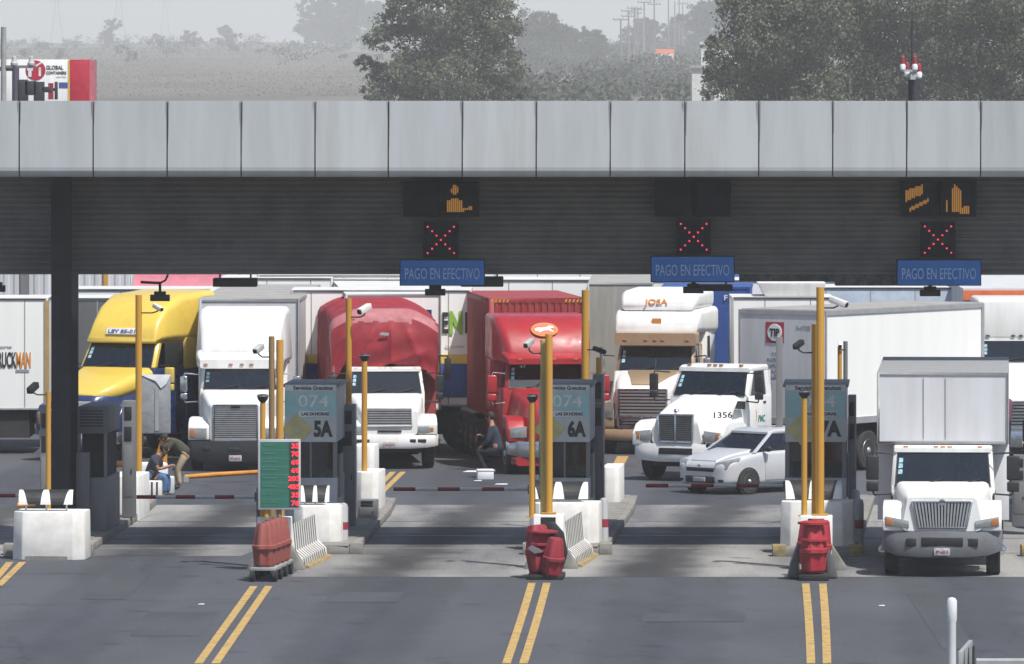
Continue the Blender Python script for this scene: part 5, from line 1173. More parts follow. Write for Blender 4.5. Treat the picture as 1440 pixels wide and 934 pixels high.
def person(label, loc, rz, J, shirt, trousers, sleeve='short', group=None, legs=True, face=(1, 0)):
    """J: joint dict in local metres, figure facing +x."""
    t = thing('person', label, 'person', loc, rz, group); v = Vector
    hip, chest, neck, head = v(J['hip']), v(J['chest']), v(J['neck']), v(J['head'])
    ax = (chest - hip).normalized(); ch = [[(tuple(hip), .13), (tuple(hip.lerp(chest, .5)), .125), (tuple(chest), .15), (tuple(neck), .06), (tuple(head - v((0, 0, .05))), .075), (tuple(head + v((0, 0, .06))), .085)]]
    sh, tr, shoes = [[(tuple(hip - ax * .08), .165), (tuple(hip.lerp(chest, .35)), .165), (tuple(hip.lerp(chest, .7)), .165), (tuple(chest), .17), (tuple(chest.lerp(neck, .75)), .075)]], [[(tuple(hip + ax * .12), .135), (tuple(hip), .15)]], []
    for s in ('l', 'r'):
        S, E, Wr = v(J['sh_' + s]), v(J['el_' + s]), v(J['ha_' + s]); d = (Wr - E).normalized()
        ch.append([(tuple(chest), .15), (tuple(S), .065), (tuple(E), .045), (tuple(Wr), .03), (tuple(Wr + d * .07), .035)])
        up = v((0, .0, 1)); sidev = d.cross(v((0, 0, 1))); sidev = sidev.normalized() if sidev.length > .1 else v((0, 1, 0))
        palm = Wr + d * .07
        for k in range(4):
            o_ = sidev * (.012 * (k - 1.5) * 2); f = d * (.045 + (.008 if k in (1, 2) else 0)); ch.append([(tuple(palm), .035), (tuple(palm + o_ + f * .6), .010), (tuple(palm + o_ + f * 1.2 - up * .02), .009), (tuple(palm + o_ + f * 1.5 - up * .05), .008)])
        ch.append([(tuple(Wr), .03), (tuple(Wr + d * .03 + sidev * .045), .012), (tuple(Wr + d * .075 + sidev * .06 - up * .01), .010)])
        endp = S.lerp(E, .75) if sleeve == 'short' else E.lerp(Wr, .92)
        sl = [(tuple(chest), .165), (tuple(S), .085)] + ([(tuple(endp), .065)] if sleeve == 'short' else [(tuple(E), .065), (tuple(endp), .048)]); sh.append(sl)
        if legs:
            Hh, K, A, T = v(J['hp_' + s]), v(J['kn_' + s]), v(J['an_' + s]), v(J['to_' + s])
            ch.append([(tuple(hip), .13), (tuple(Hh), .09), (tuple(K), .055), (tuple(A), .04)]); tr.append([(tuple(hip), .15), (tuple(Hh), .11), (tuple(K), .075), (tuple(A.lerp(K, .08)), .06)])
            shoes.append([(tuple(A), .05), (tuple(A.lerp(T, .5)), .048), (tuple(T), .04)])
    skinmesh('body', ch, skin, t); skinmesh('shirt', sh, shirt, t)
    if legs:
        skinmesh('trousers', tr, trousers, t)
        for sc in shoes: skinmesh('shoe', [sc], black, t, 1)
    f = v((face[0], face[1], 0)).normalized(); sd_ = v((-f.y, f.x, 0)); c = head + v((0, 0, .02))
    b = G().ball(c - f * .018 + v((0, 0, .03)), .105, 1, .95, 1.05).obj('hair', hairm, t)
    g = G().ball(c + f * .1 - v((0, 0, .02)), .018, 1, 1, 1.3); g.obj('nose', skin, t)
    g = G(); 
    for s in (-1, 1): g.ball(c + f * .084 + sd_ * .032 * s + v((0, 0, .005)), .011)
    g.obj('eyes', mat('eye', (.03, .02, .02), .3), t); G().ball(c + f * .082 - v((0, 0, .06)), .02, .5, 1, .35).obj('mouth', mat('lips', (.25, .09, .08), .5), t)
    for s in (-1, 1): G().ball(c + sd_ * .085 * s - v((0, 0, .01)), .022, .8, .5, 1.3).obj('ear', skin, t)
    return t
grey_sh = mat('charcoal_cloth', (.05, .05, .065), .9, bump=.4, scale=8); jeans = mat('blue_denim', (.07, .15, .30), .9, scale=9, var=.15); olive = mat('olive_cloth', (.06, .06, .045), .9); beige = mat('beige_cloth', (.40, .31, .20), .9)
darkc = mat('black_cloth', (.012, .014, .022), .9); purp = mat('plum_cloth', (.16, .05, .10), .9); strp = mat('blue_grey_striped_cloth', (.03, .04, .07), .9, scale=30, var=.35)
D0 = 184.6
person('man in charcoal t-shirt and blue jeans seated on the striped wall looking at his hands', (PX(222, D0), D0 - .8, 0), -12,
       dict(hip=(-.14, 0, .55), chest=(.0, 0, .93), neck=(.1, 0, 1.05), head=(.2, 0, 1.13), sh_l=(.0, .17, .95), sh_r=(.0, -.17, .95), el_l=(.1, .22, .68), el_r=(.1, -.22, .68), ha_l=(.33, .06, .76), ha_r=(.33, -.05, .76),
            hp_l=(-.08, .1, .52), hp_r=(-.08, -.1, .52), kn_l=(.27, .13, .50), kn_r=(.27, -.13, .50), an_l=(.24, .13, .08), an_r=(.22, -.13, .08), to_l=(.42, .14, .05), to_r=(.40, -.15, .05)), grey_sh, jeans)
D0 = 187.4
person('person in olive shirt and beige trousers bending over beside the seated man', (PX(250, D0), D0, 0), 180,
       dict(hip=(-.2, 0, .86), chest=(.12, 0, 1.14), neck=(.24, 0, 1.2), head=(.34, 0, 1.2), sh_l=(.12, .18, 1.14), sh_r=(.12, -.18, 1.14), el_l=(.28, .22, .92), el_r=(.28, -.22, .92), ha_l=(.42, .1, .74), ha_r=(.42, -.08, .74),
            hp_l=(-.18, .1, .82), hp_r=(-.18, -.1, .82), kn_l=(.0, .12, .46), kn_r=(.04, -.12, .46), an_l=(-.06, .12, .08), an_r=(-.02, -.12, .08), to_l=(.12, .14, .04), to_r=(.16, -.15, .04)), olive, beige, 'long')
D0 = 192.4
ps = person('person in dark clothes with striped sleeves crouched against the red truck', (PX(692, D0), D0, 0), 168,
       dict(hip=(-.14, 0, .68), chest=(-.02, 0, 1.16), neck=(.0, 0, 1.34), head=(.05, 0, 1.47), sh_l=(-.02, .19, 1.2), sh_r=(-.02, -.19, 1.2), el_l=(.04, .26, .92), el_r=(.08, -.24, .94), ha_l=(.22, .16, .78), ha_r=(.28, -.14, 1.02),
            hp_l=(-.1, .11, .64), hp_r=(-.1, -.11, .64), kn_l=(.34, .16, .66), kn_r=(.26, -.14, .55), an_l=(.12, .14, .12), an_r=(-.05, -.12, .12), to_l=(.28, .17, .06), to_r=(.1, -.14, .06)), strp, darkc, 'long')
D0 = 190.5
person('man in plum shirt mostly hidden behind the box of the right box truck', (PX(1414, D0), D0, .55), 150,
       dict(hip=(0, 0, .92), chest=(.02, 0, 1.3), neck=(.03, 0, 1.48), head=(.05, 0, 1.6), sh_l=(0, .2, 1.4), sh_r=(0, -.2, 1.4), el_l=(-.02, .27, 1.12), el_r=(.0, -.27, 1.12), ha_l=(.08, .28, .88), ha_r=(.1, -.28, .88),
            hp_l=(0, .1, .88), hp_r=(0, -.1, .88), kn_l=(.03, .11, .48), kn_r=(.0, -.11, .48), an_l=(0, .12, .08), an_r=(0, -.12, .08), to_l=(.15, .14, .04), to_r=(.15, -.14, .04)), purp, darkc, 'long')
t = thing('loading_step', 'grey step platform under the man in the plum shirt', 'platform', (PX(1412, D0), D0, 0)); G().box(-.5, .6, -.4, .5, .45, .55).obj('step_board', galv, t); g = G()
for x in (-.45, .5): g.box(x, x + .06, -.35, -.29, 0, .45); g.box(x, x + .06, .4, .46, 0, .45)
g.obj('step_legs', chas, t)
def driver(truck, x, y, z, shirt, label):      # seated figure holding the wheel, facing local -y of the truck
    M_ = truck.matrix_basis; p = M_ @ Vector((x, y, z)); rz = math.degrees(truck.rotation_euler.z) - 90
    return person(label, tuple(p), rz, dict(hip=(0, 0, 0), chest=(.02, 0, .40), neck=(.03, 0, .56), head=(.06, 0, .69), sh_l=(.02, .19, .46), sh_r=(.02, -.19, .46), el_l=(.2, .24, .24), el_r=(.2, -.24, .24), ha_l=(.38, .14, .38), ha_r=(.38, -.12, .38),
        hp_l=(.05, .1, 0), hp_r=(.05, -.1, 0), kn_l=(.45, .14, .08), kn_r=(.45, -.14, .08), an_l=(.55, .14, -.3), an_r=(.55, -.14, -.3), to_l=(.68, .14, -.32), to_r=(.68, -.14, -.32)), shirt, darkc, 'short')
bpy.context.view_layer.update()
driver(bt, .5, 2.72, 1.45, mat('pale_cloth', (.45, .46, .48), .9), 'driver in pale shirt behind the windshield of the box truck')
driver(pm, .62, 2.75, 1.72, mat('orange_cloth', (.5, .2, .08), .9), 'driver in orange and blue at the side window of the day cab tractor')

# ================================================================== foreground post and guard rail
D0 = 128; t = thing('white_post', 'white rounded post rising at the bottom right', 'post', (PX(1338.5, D0), D0, 0)); z1 = PZ(840, D0)
G().lathe([(0, .07), (z1 - .42, .07), (z1 - .36, .085), (z1 - .06, .085), (z1 - .015, .06), (z1, .01)], (0, 0, 0), 'z', 18).obj('post', mat('matte_white_post', (.62, .64, .65), .5, dirt=(.4, .4, .38), dirtamt=.4), t)
t = thing('guard_rail', 'galvanised guard rail with blunt box end at the bottom right corner', 'guard rail', (PX(1356, 130.5), 130.5, 0), 0); z1 = PZ(903, 130.5)
g = G(); pf = [(0, .0), (-.06, .05), (-.06, .12), (0, .16), (-.06, .21), (-.06, .28), (0, .32)]
for (y0_, q0), (y1_, q1) in zip(pf, pf[1:]): g.poly([(.2, y0_, .3 + q0 * .9 - .16), (4, y0_, .3 + q0 * .9 - .16), (4, y1_, .3 + q1 * .9 - .16), (.2, y1_, .3 + q1 * .9 - .16)])
g.obj('rail_beam', galv, t)
G().hexa([(-.13, -.5, 0), (-.1, -.5, 0), (.17, .5, 0), (.13, .5, 0), (-.13, -.5, z1 - .12), (-.06, -.5, z1 - .12), (.17, .5, z1), (.1, .5, z1)]).obj('rail_end', galv, t, bevel=.01)
for x, y in ((-.04, -.3), (.06, .1), (.17, .45)): G().box(x, x + .03, y, y + .06, 0, z1 - .1).obj('rail_post', chas, t)
g = G(); 
for x in (1.2, 3.2): g.box(x, x + .1, .02, .16, 0, .5)
g.obj('rail_supports', chas, t)

# ================================================================== background: trees
def leafmat(name, c1, c2):
    m = bpy.data.materials.new(name); m.use_nodes = True; n = m.node_tree; b = n.nodes['Principled BSDF']; b.inputs['Roughness'].default_value = .65; b.inputs['Specular IOR Level'].default_value = .25
    tc = n.nodes.new('ShaderNodeTexCoord'); ns = n.nodes.new('ShaderNodeTexNoise'); ns.inputs['Scale'].default_value = .5; ns.inputs['Detail'].default_value = 4; n.links.new(tc.outputs['Object'], ns.inputs['Vector'])
    gi = n.nodes.new('ShaderNodeNewGeometry'); ad = n.nodes.new('ShaderNodeMath'); ad.operation = 'MULTIPLY_ADD'; ad.inputs[1].default_value = .35; n.links.new(gi.outputs['Random Per Island'], ad.inputs[0]); n.links.new(ns.outputs['Fac'], ad.inputs[2])
    cr_ = n.nodes.new('ShaderNodeValToRGB'); cr_.color_ramp.elements[0].position = .45; cr_.color_ramp.elements[0].color = (*c1, 1); cr_.color_ramp.elements[1].position = .85; cr_.color_ramp.elements[1].color = (*c2, 1)
    n.links.new(ad.outputs[0], cr_.inputs[0]); n.links.new(cr_.outputs[0], b.inputs['Base Color']); MATS[name] = m; return m
lf1 = leafmat('dusty_green_leaves', (.06, .075, .05), (.14, .152, .098)); lf2 = leafmat('dark_green_leaves', (.04, .052, .034), (.11, .118, .074)); lf3 = leafmat('far_leaves', (.03, .04, .03), (.07, .08, .05)); lf4 = leafmat('dry_bush_leaves', (.085, .075, .055), (.13, .115, .085))
bark = mat('bark', (.10, .085, .07), .9, bump=.5)
def tree(x, y, h, rad, n, leaf, label, m=lf1, zb=.2, nb=14, seed=1, zbase=None, group='background trees', flat=1.0, blobs=None, name='tree', cat='tree'):
    r_ = random.Random(seed); z0 = terr(x, y) - .05 if zbase is None else zbase
    t = thing(name, label, cat, (x, y, z0), 0, group)
    g = G(); g.tube((0, 0, 0), (0, 0, h * .35), rad * .06 + .08, rad * .045 + .05, n=8)
    B = blobs
    if B is None:
        B = []
        for i in range(nb):
            a = r_.uniform(0, 6.28); v = r_.uniform(zb, 1); rr_ = rad * (1 - .25 * abs(v - .5) * 2 - .35 * max(0, v - .6)) * r_.uniform(.25, .85)
            B.append((math.cos(a) * rr_, math.sin(a) * rr_, h * (zb + (1 - zb) * v * .92), rad * r_.uniform(.25, .46)))
    for bx_, by_, bz_, br in B:
        mid = Vector((bx_ * .35, by_ * .35, bz_ * .6)); g.tube((0, 0, h * .3), mid, rad * .035 + .04, rad * .02 + .03, n=6, caps=False); g.tube(mid, (bx_, by_, bz_), rad * .02 + .03, .02, n=5, caps=False)
    g.obj('trunk', bark, t)
    vs, fs = [], []
    tot = sum(b[3] ** 2 for b in B)
    for bx_, by_, bz_, br in B:
        k = int(n * br ** 2 / tot); nsub = max(6, int(k / 45)); subs = []
        for _ in range(nsub):
            d = Vector((r_.gauss(0, 1), r_.gauss(0, 1), r_.gauss(0, 1))).normalized() * br * r_.uniform(.55, 1.08); subs.append((Vector((bx_, by_, bz_)) + Vector((d.x, d.y, d.z * .8)), br * r_.uniform(.16, .34)))
        for _ in range(k):
            c, sr = r_.choice(subs); p = c + Vector((r_.gauss(0, 1), r_.gauss(0, 1), r_.gauss(0, .75))) * sr * .6
            s = leaf * r_.uniform(.5, 1.3); u = Vector((r_.gauss(0, 1), r_.gauss(0, 1), r_.gauss(0, .8))).normalized(); w2 = u.orthogonal().normalized(); q = Matrix.Rotation(r_.uniform(0, 6.28), 3, u) @ w2; e = u.cross(q)
            i0 = len(vs); vs += [p - q * s, p - e * s * .5, p + q * s, p + e * s * .5]; fs.append((i0, i0 + 1, i0 + 2, i0 + 3))
    me = bpy.data.meshes.new('crown'); me.from_pydata([tuple(v) for v in vs], [], fs); me.materials.append(m); o = bpy.data.objects.new('crown', me); COL.objects.link(o); o.parent = t
    return t
# central big tree (crown blobs placed as they stand: wide low left shelf, tall right)
def at(px, py, D): return PX(px, D), PZ(py, D)
D = 700; TS = D / 450
cx = PX(640, D)
BL = []
for px, py, r in ((560, 30, 1.5), (535, 55, 1.0), (515, 88, .8), (540, 110, 1.2), (580, 100, 1.6), (600, 60, 2.2), (630, 20, 2.3), (660, 60, 2.4), (690, 20, 2.0), (640, 110, 2.3), (700, 95, 1.8), (715, 130, 1.3), (680, 130, 2.0), (590, 135, 1.8), (550, 140, 1.4), (520, 128, .7), (610, -25, 1.9), (660, -20, 1.9), (712, 45, 1.2), (575, 5, 1.2), (740, 138, .8)):
    x, z = at(px, py, D); BL.append((x - cx, rnd.uniform(-3.5, 3.5), z, r * TS * .86))
tree(cx, D, 14, 4, 56000, .165, 'large grey-green tree standing alone above the canopy roof', lf1, seed=3, blobs=BL, zbase=0)
# right group: three overlapping trees
def tree_px(D, cpx, blobs, n, leaf, label, m, seed):
    c_ = PX(cpx, D); B = []
    r_ = random.Random(seed)
    D *= 1.45; c_ = PX(cpx, D)
    for px, py, r in blobs: x, z = at(px, py, D); B.append((x - c_, r_.uniform(-3, 3), z, r * 1.42))
    return tree(c_, D, 13, 4.5, int(n * 1.35), leaf * .98, label, m, seed=seed, blobs=B, zbase=0)
tree_px(400, 1100, [(1030, 10, 1.0), (1060, -5, 1.6), (1050, 45, 1.4), (1015, 75, 1.0), (1010, 100, .8), (1040, 105, 1.5), (1080, 60, 1.9), (1100, 15, 2.0), (1120, 90, 2.0), (1075, 125, 1.7), (1010, 135, .9), (1130, 50, 1.8), (1150, 130, 1.6), (1000, 62, .5), (1095, 100, 1.8), (1150, 10, 1.8)], 34000, .15, 'left tree of the dense dark row at the top right, pale leaved at its edge', lf1, 11)
tree_px(420, 1240, [(1180, 20, 2.2), (1200, 80, 2.2), (1250, 40, 2.4), (1240, 110, 2.0), (1290, 10, 2.2), (1290, 80, 2.3), (1180, 130, 1.6), (1310, 130, 1.8), (1230, 0, 2.0), (1330, 50, 1.9)], 34000, .16, 'middle tree of the dense dark row at the top right, behind the insulator pole', lf2, 12)
tree_px(405, 1390, [(1350, 20, 2.0), (1400, 50, 2.4), (1440, 20, 2.4), (1370, 100, 2.0), (1430, 110, 2.2), (1350, 130, 1.6), (1470, 70, 2.3), (1400, 0, 2.0), (1400, 135, 1.6), (1335, 75, 1.6)], 34000, .15, 'right tree of the dense dark row at the top right, cut by the frame', lf2, 13)
# middle distance hazy trees
def ptree(px, D, top, rpx, n, leaf, lab, m, seed, zb=.05, nb=22, group='background trees'):
    x = PX(px, D); h = (PZ(top, D) - terr(x, D)) ; r_ = rpx * D / F; q = random.Random(seed); B = []
    for i in range(nb):
        v = q.uniform(zb, .93); wdt = r_ * (1 - .5 * max(0, v - .35) / .65) * q.uniform(.1, .85); a = q.uniform(0, 6.28); br = min(r_, h * .55) * q.uniform(.28, .46)
        B.append((math.cos(a) * wdt, math.sin(a) * wdt, min(h * v, h - br * .9), br))
    B.append((0, 0, h - r_ * .3, r_ * .3))
    tree(x, D, h, min(r_, h * .5), n, leaf, lab, m, seed=seed, blobs=B, group=group)
for i, (px, D, top, rpx, lab) in enumerate([(752, 2500, 12, 44, 'tall hazy blue-grey tree right of the central tree'), (795, 2700, 34, 38, 'hazy tree crown second right of the central tree'), (834, 2600, 42, 24, 'short narrow hazy tree left of the utility poles'), (772, 1900, 104, 28, 'low greener bush behind the canopy edge right of the central tree'), (862, 1700, 98, 44, 'round low bushy crown in the hazy valley before the utility poles'),
    (905, 3300, 26, 34, 'tall hazy tree behind the utility poles'), (950, 3400, 22, 40, 'hazy tree right behind the utility poles'), (988, 3100, 0, 38, 'hazy tree just left of the dark tree row'), (935, 2000, 98, 30, 'low hazy bushes under the orange truck box'), (972, 1800, 112, 22, 'small hazy bush left of the dark tree row'), (738, 1500, 112, 20, 'small bush at the lower right of the central tree'), (1015, 3600, -20, 36, 'faint tall tree seen at the left edge of the dark tree row'), (872, 3000, 62, 40, 'faint low tree under the leftmost utility poles')]): ptree(px, D, top, rpx, 13000, .55, lab, lf3, 30 + i, nb=34)
for i, (px, D, top, rpx, lab) in enumerate([(448, 4600, -2, 40, 'tall faint blue tree left of the faint tree clump near the central tree'), (492, 4500, -14, 40, 'middle tall faint blue tree left of the central tree'), (534, 4500, 2, 36, 'faint blue tree touching the left of the central tree')]): ptree(px, D, top, rpx, 12000, 1.0, lab, lf3, 60 + i, nb=34)
for i, (px, D, top, rpx, lab) in enumerate([(152, 4300, 26, 20, 'faint slender bushy tree, leftmost tall one on the hazy field'), (220, 4600, 47, 15, 'faint small bush on the hazy field left of the two round ones'), (268, 4300, 42, 25, 'faint rounded bush in the middle of the hazy field'), (320, 4200, 36, 26, 'faint rounded bush, largest on the hazy field'), (105, 4600, 57, 16, 'faint low bush at the left of the hazy field'), (60, 4600, 60, 18, 'faint low bush above the red and white sign box')]): ptree(px, D, top, rpx, 3600, .6, lab, lf4, 80 + i, nb=16)
# dry scrub on the field: uncountable
g = G(); r_ = random.Random(5)
for _ in range(30000):
    D = r_.uniform(1500, 5600); px = r_.uniform(-40, 1040); x = PX(px, D); z = terr(x, D); s = r_.uniform(.4, 1.5) * D / 9000; hh = s * r_.uniform(.4, 1.1)
    a = r_.uniform(0, 3.14); dx, dy = math.cos(a) * s, math.sin(a) * s
    g.poly([(x - dx, D - dy, z - .05), (x + dx, D + dy, z - .05), (x + dx * .3, D + dy * .5, z + hh), (x - dx * .6, D - dy * .5, z + hh * .7)])
o = g.obj('scrub', lf4, smooth=False); tag(o, 'dry scrub and weeds covering the hazy field', 'scrub', kind='stuff')

g = G(); r_ = random.Random(9)
for k_ in range(300):
    D = r_.uniform(1050, 3600); px = r_.uniform(712, 1005)
    if k_ % 4 == 0: D = r_.uniform(2600, 5200); px = r_.uniform(-20, 560)
    x = PX(px, D); z = terr(x, D); hh = r_.uniform(1.5, 5.5); rr_ = hh * r_.uniform(.6, 1.5); sub = [(r_.uniform(-1, 1) * rr_, r_.uniform(-1, 1) * rr_, r_.uniform(.2, .95) * hh) for _ in range(7)]
    for _ in range(120):
        c = r_.choice(sub); p = Vector((x + c[0] + r_.gauss(0, .22) * rr_, D + c[1] + r_.gauss(0, .22) * rr_, z + max(0, c[2] + r_.gauss(0, .17) * hh))); u = Vector((r_.gauss(0, 1), r_.gauss(0, 1), r_.gauss(0, 1))).normalized(); q = u.orthogonal().normalized(); e = u.cross(q); k = .5
        g.poly([p - q * k, p - e * k * .6, p + q * k, p + e * k * .6])
o = g.obj('woodland', lf3, smooth=False); tag(o, 'hazy bushes scattered through the valley and field behind the canopy', 'woodland', kind='stuff')
# ---- utility poles in the distance
def upole(px, pytop, D, label, arms=1, r=.14, m=None, group='distant utility poles'):
    x = PX(px, D); z0 = terr(x, D); zt_ = PZ(pytop, D) - z0; t = thing('utility_pole', label, 'utility pole', (x, D, z0 - .05), 0, group)
    G().tube((0, 0, 0), (0, 0, zt_), r * 1.3, r, n=8).obj('shaft', m or mat('pole_grey', (.12, .11, .11), .9), t)
    for k in range(arms):
        c = G().box(-2.3, 2.3, -.14, .14, zt_ - .5 - k * 1.6, zt_ - .2 - k * 1.6).obj('crossarm', MATS['pole_grey'] if 'pole_grey' in MATS else mgrey, t); g = G()
        for s in (-2.1, -.8, .8, 2.1): g.tube((s, 0, zt_ - .2 - k * 1.6), (s, 0, zt_ + .25 - k * 1.6), .12, n=6)
        g.obj('insulators', MATS['pole_grey'], c)
mat('pole_grey', (.2, .2, .2), .9)
for i, (px, py, D, a, lab) in enumerate([(873, 26, 1300, 1, 'leftmost and lowest distant utility pole with one crossarm'), (884, 14, 1350, 2, 'second distant utility pole from the left'), (892, 10, 1400, 2, 'third distant utility pole from the left'), (897, 12, 1500, 1, 'fourth distant utility pole from the left'), (906, 2, 1500, 1, 'fifth distant utility pole from the left'), (920, -2, 1500, 2, 'sixth distant utility pole from the left'), (940, 0, 1700, 0, 'seventh distant pole from the left, plain'), (949, 2, 1750, 0, 'plain distant pole, third from the right of the row'), (955, 0, 1800, 0, 'plain distant pole, second from the right of the row'), (960, 4, 1800, 1, 'distant pole with crossarm, last of the row on the right')]): upole(px, py, D * 1.8, lab, a, r=.24)
t = thing('street_lamp', 'pale slender street lamp among the distant utility poles', 'street lamp', (PX(905, 2100), 2100, terr(PX(905, 2100), 2100))); zt_ = PZ(32, 2100) - t.location.z
G().tube((0, 0, 0), (0, 0, zt_), .14, .1, n=8).tube((0, 0, zt_), (-1, 0, zt_ + .3), .07, n=6).obj('shaft', lgrey, t); G().box(-1.7, -1, -.2, .2, zt_ + .2, zt_ + .4).obj('lamp_head', lgrey, t)
# pylons, very faint, on the left
def pylon(px, pytop, D, label):
    D *= 1.7; x = PX(px, D); z0 = terr(x, D); h = PZ(pytop, D) - z0; t = thing('pylon', label, 'pylon', (x, D, z0), 0, 'faint transmission pylons'); g = G(); b = h * .12
    lv = [(0, b), (h * .3, b * .6), (h * .6, b * .3), (h, b * .12)]
    for (za, wa), (zb_, wb_) in zip(lv, lv[1:]):
        for sx, sy in ((1, 1), (1, -1), (-1, 1), (-1, -1)): g.tube((sx * wa, sy * wa, za), (sx * wb_, sy * wb_, zb_), .16, n=4, caps=False)
        g.tube((-wa, -wa, za), (wb_, -wb_, zb_), .1, n=4, caps=False); g.tube((wa, -wa, za), (-wb_, -wb_, zb_), .1, n=4, caps=False)
    g.obj('lattice_tower', galv, t); g = G()
    for k in (.72, .84, .96): g.tube((-b * 1.1, 0, h * k), (b * 1.1, 0, h * k), .16, n=4)
    g.obj('crossarms', galv, t)
for px, py, D, lab in ((80, -20, 3000, 'leftmost faint lattice pylon in the haze'), (167, -30, 3100, 'second faint lattice pylon in the haze'), (232, -10, 3300, 'third faint lattice pylon in the haze')): pylon(px, py, D, lab)

# ---- orange box far away, white building pieces, white board
def simple_truck(px, py0, py1, w_, D, m, label):
    x = PX(px, D); z0 = terr(x, D); hw = w_ / 2 * D / F; t = thing('distant_truck', label, 'truck', (x, D, z0)); h = PZ(py0, D) - z0
    G().box(-hw, hw, 0, 7, max(.6, PZ(py1, D) - z0), h).obj('cargo_box', m, t, bevel=.05); G().box(-hw * .9, hw * .9, -1.8, -.1, .6, h * .7).obj('cab', roofw, t, bevel=.15)
    G().box(-hw * .75, hw * .75, -1.84, -1.8, h * .42, h * .62).obj('windshield', black, t); 
    for y in (-1, 5): axle(t, y, .5, max(1.1, hw * .9))
simple_truck(935, 69, 90, 26, 2500, mat('orange_red_paint', (.7, .17, .06), .5), 'distant orange truck box glowing through the haze under the utility poles')
t = thing('distant_building', 'small pale building edge at the left of the dark tree row', 'building', (PX(1000, 900), 900, 0)); G().box(-2.2, 3, 0, 6, 0, PZ(96, 900)).obj('wall', roofw, t); G().box(-2.5, 3.3, -.3, 6.3, PZ(96, 900), PZ(92, 900)).obj('roof', galv, t); G().box(-1.4, -.6, -.04, 0, 1.2, 3).obj('window', black, t)
t = thing('distant_building', 'pale flat roof higher up at the left of the dark tree row', 'building', (PX(1006, 1200), 1200, 0)); G().box(-2.2, 4, 0, 6, 0, PZ(63, 1200)).obj('wall', roofw, t); G().box(-2.4, 4.3, -.3, 6.3, PZ(63, 1200), PZ(59, 1200)).obj('roof', roofw, t); G().box(-1.4, -.6, -.04, 0, 5, 7).obj('window', black, t)
D = 2900; t = thing('field_sign', 'small pale panel standing in the hazy field', 'panel', (PX(208, D), D, terr(PX(208, D), D))); zz = t.location.z; G().box(-4.1, 4.1, 0, .2, PZ(103, D) - zz, PZ(95, D) - zz).obj('panel', roofw, t); G().tube((.8, .1, 0), (.8, .1, PZ(103, D) - zz), .1).obj('panel_post', roofw, t)

# ---- boxed container sign at top left with poles and insulators before it
D = 300; t = thing('container_sign', 'white and red container-shaped sign reading GLOBAL CONTAINERS at the top left', 'sign', (PX(60, D), D, 0)); X_ = lambda px: PX(px, D) - PX(60, D)
b = G().box(X_(-60), X_(97), 0, 2.2, PZ(175, D), PZ(84, D)).obj('white_body', white, t, bevel=.01); G().box(X_(97) + .004, X_(125), -.02, 2.2, PZ(175, D), PZ(84, D)).obj('red_end', mat('sign_box_red', (.45, .015, .04), .45), t, bevel=.01)
G().box(X_(125) + .004, X_(132), .3, 2.1, PZ(175, D), PZ(85, D)).obj('pink_end', mat('sign_box_pink', (.50, .15, .18), .5), t); G().box(X_(96), X_(98), -.03, -.021, PZ(175, D), PZ(84, D)).obj('yellow_edge', yel, t)  # paler pink side face beside the red end, thin yellow edge
g = G().lathe([(-.012, .01), (-.012, .38), (0, .385)], (X_(50), -.004, PZ(99, D)), 'y', 30); g.obj('logo_disc', MATS['sign_box_red'], b)
text('f', .26, .5, (X_(43), -.025, PZ(99, D)), txtw, b, bold=.05); text('i', .1, .34, (X_(56), -.025, PZ(101, D)), txtw, b, bold=.05)
g = G(); g.prism([(X_(49), -.02, PZ(92, D)), (X_(58), -.02, PZ(87, D)), (X_(59), -.02, PZ(89, D)), (X_(51), -.02, PZ(94, D))], (0, .005, 0)); g.obj('logo_stroke', txtw, b)
text('GLOBAL', .66, .16, (X_(77), -.012, PZ(95, D)), txtb, b, bold=.02); text('CONTAINERS', .78, .12, (X_(79), -.012, PZ(102.5, D)), txtb, b, bold=.02); text('service', .36, .05, (X_(86), -.012, PZ(108, D)), txtg, b)
G().box(X_(83), X_(95), -.012, -.002, PZ(124, D), PZ(116, D)).obj('blue_patch', mat('blue_patch', (.06, .09, .3), .5), b)
for x in (X_(-30), X_(30), X_(110)): G().box(x - .12, x + .12, 1, 1.24, 0, PZ(175, D)).obj('support_column', mgrey, t)
pg_ = mat('pale_steel', (.32, .33, .32), .6)
D = 262; t = thing('utility_pole', 'pale round pole at the top left corner before the container sign', 'utility pole', (PX(5, D), D, 0), 0, 'near utility poles'); G().tube((0, 0, 0), (0, 0, PZ(38, D)), .12, .09, n=12).obj('shaft', pg_, t); G().box(-.3, .3, .1, .16, PZ(100, D), PZ(94, D)).obj('crossarm', pg_, t)
t = thing('switch_gear', 'dark transformer frame with ceramic insulators before the container sign', 'switchgear', (PX(45, D), D, 0), 0); X_ = lambda px: PX(px, D) - PX(45, D)
G().tube((X_(22), 0, 0), (X_(22), 0, PZ(94, D)), .13, .12).obj('pole', mat('violet_grey_steel', (.09, .08, .11), .6), t); G().box(X_(8), X_(48), -.08, .08, PZ(96, D), PZ(92, D)).obj('crossarm', mgrey, t)
for px in (20, 44): G().lathe([(PZ(92, D), .12), (PZ(89, D), .13), (PZ(86, D), .09), (PZ(83, D), .08), (PZ(80, D), .07), (PZ(79, D), .03)], (X_(px), 0, 0), 'z', 12).obj('insulator', lgrey, t)
dk = mat('dark_gear_paint', (.03, .03, .045), .6)
for px, w_, a, b_ in ((33, .16, 112, 150), (43, .2, 114, 134), (55, .18, 115, 150), (66, .16, 122, 130), (79, .05, 115, 140)): G().box(X_(px) - w_, X_(px) + w_, -.12, .12, PZ(b_, D), PZ(a, D)).obj('gear_box', dk, t, bevel=.02)
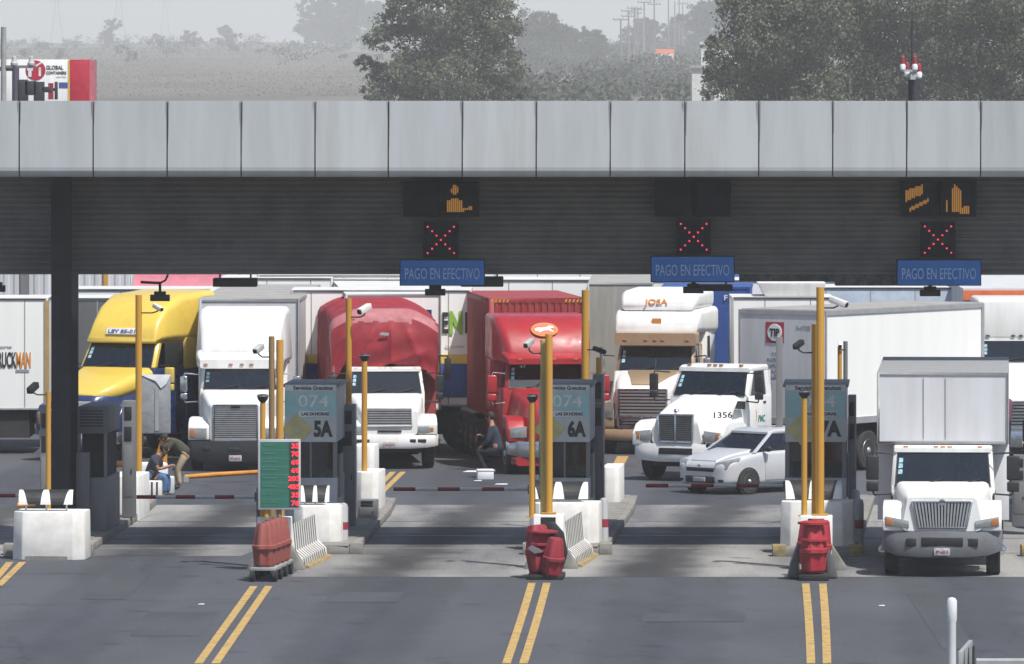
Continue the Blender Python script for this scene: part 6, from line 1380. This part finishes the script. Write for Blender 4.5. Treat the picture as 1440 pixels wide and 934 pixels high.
G().box(X_(24), X_(80), .0, .1, PZ(128, D), PZ(124, D)).obj('gear_rail', dk, t); G().box(X_(68), X_(75), -.1, .1, PZ(140, D), PZ(117, D)).obj('red_insulator', bandr, t)
D = 255; t = thing('insulator_pole', 'dark pole topped with four red and white insulators before the right trees', 'utility pole', (PX(1284, D), D, 0), 0, 'near utility poles'); X_ = lambda px: PX(px, D) - PX(1284, D)
G().tube((.08, 0, 0), (.06, 0, PZ(112, D)), .15, .12).tube((-.1, .1, 0), (-.1, .1, PZ(112, D)), .06, .06).tube((X_(1284), .4, PZ(112, D)), (X_(1284), .4, PZ(30, D)), .05, .04).obj('shaft', dk, t)
for px, a, y in ((1269, 78, -.2), (1286, 78, -.2), (1276, 87, .2), (1293, 89, .2)):
    i_ = G().lathe([(PZ(a + 22, D), .05), (PZ(a + 20, D), .09), (PZ(a + 15, D), .1), (PZ(a + 12, D), .07)], (X_(px), y, 0), 'z', 12).obj('insulator', foam, t)
    G().lathe([(PZ(a + 12, D), .07), (PZ(a + 8, D), .08), (PZ(a + 2, D), .065), (PZ(a, D), .02)], (X_(px), y, 0), 'z', 12).obj('red_cap', mat('cap_red', (.35, .03, .04), .5), i_)
G().box(X_(1268), X_(1288), -.24, -.14, PZ(101, D), PZ(98, D)).box(X_(1274), X_(1295), .14, .24, PZ(108, D), PZ(105, D)).box(X_(1280), X_(1287), -.2, .2, PZ(112, D), PZ(100, D)).obj('insulator_frame', lgrey, t)

# ================================================================== haze
m = bpy.data.materials.new('haze_air'); m.use_nodes = True; n = m.node_tree; n.nodes.clear(); o_ = n.nodes.new('ShaderNodeOutputMaterial'); pv = n.nodes.new('ShaderNodeVolumePrincipled')
pv.inputs['Density'].default_value = .00022; pv.inputs['Color'].default_value = (.93, .94, .935, 1); pv.inputs['Anisotropy'].default_value = 0; n.links.new(pv.outputs[0], o_.inputs['Volume'])
hz = G().box(-4000, 4000, -30, 9200, -2, 75).obj('haze', m, smooth=False); tag(hz, 'pale haze over the whole place', 'haze', kind='stuff')
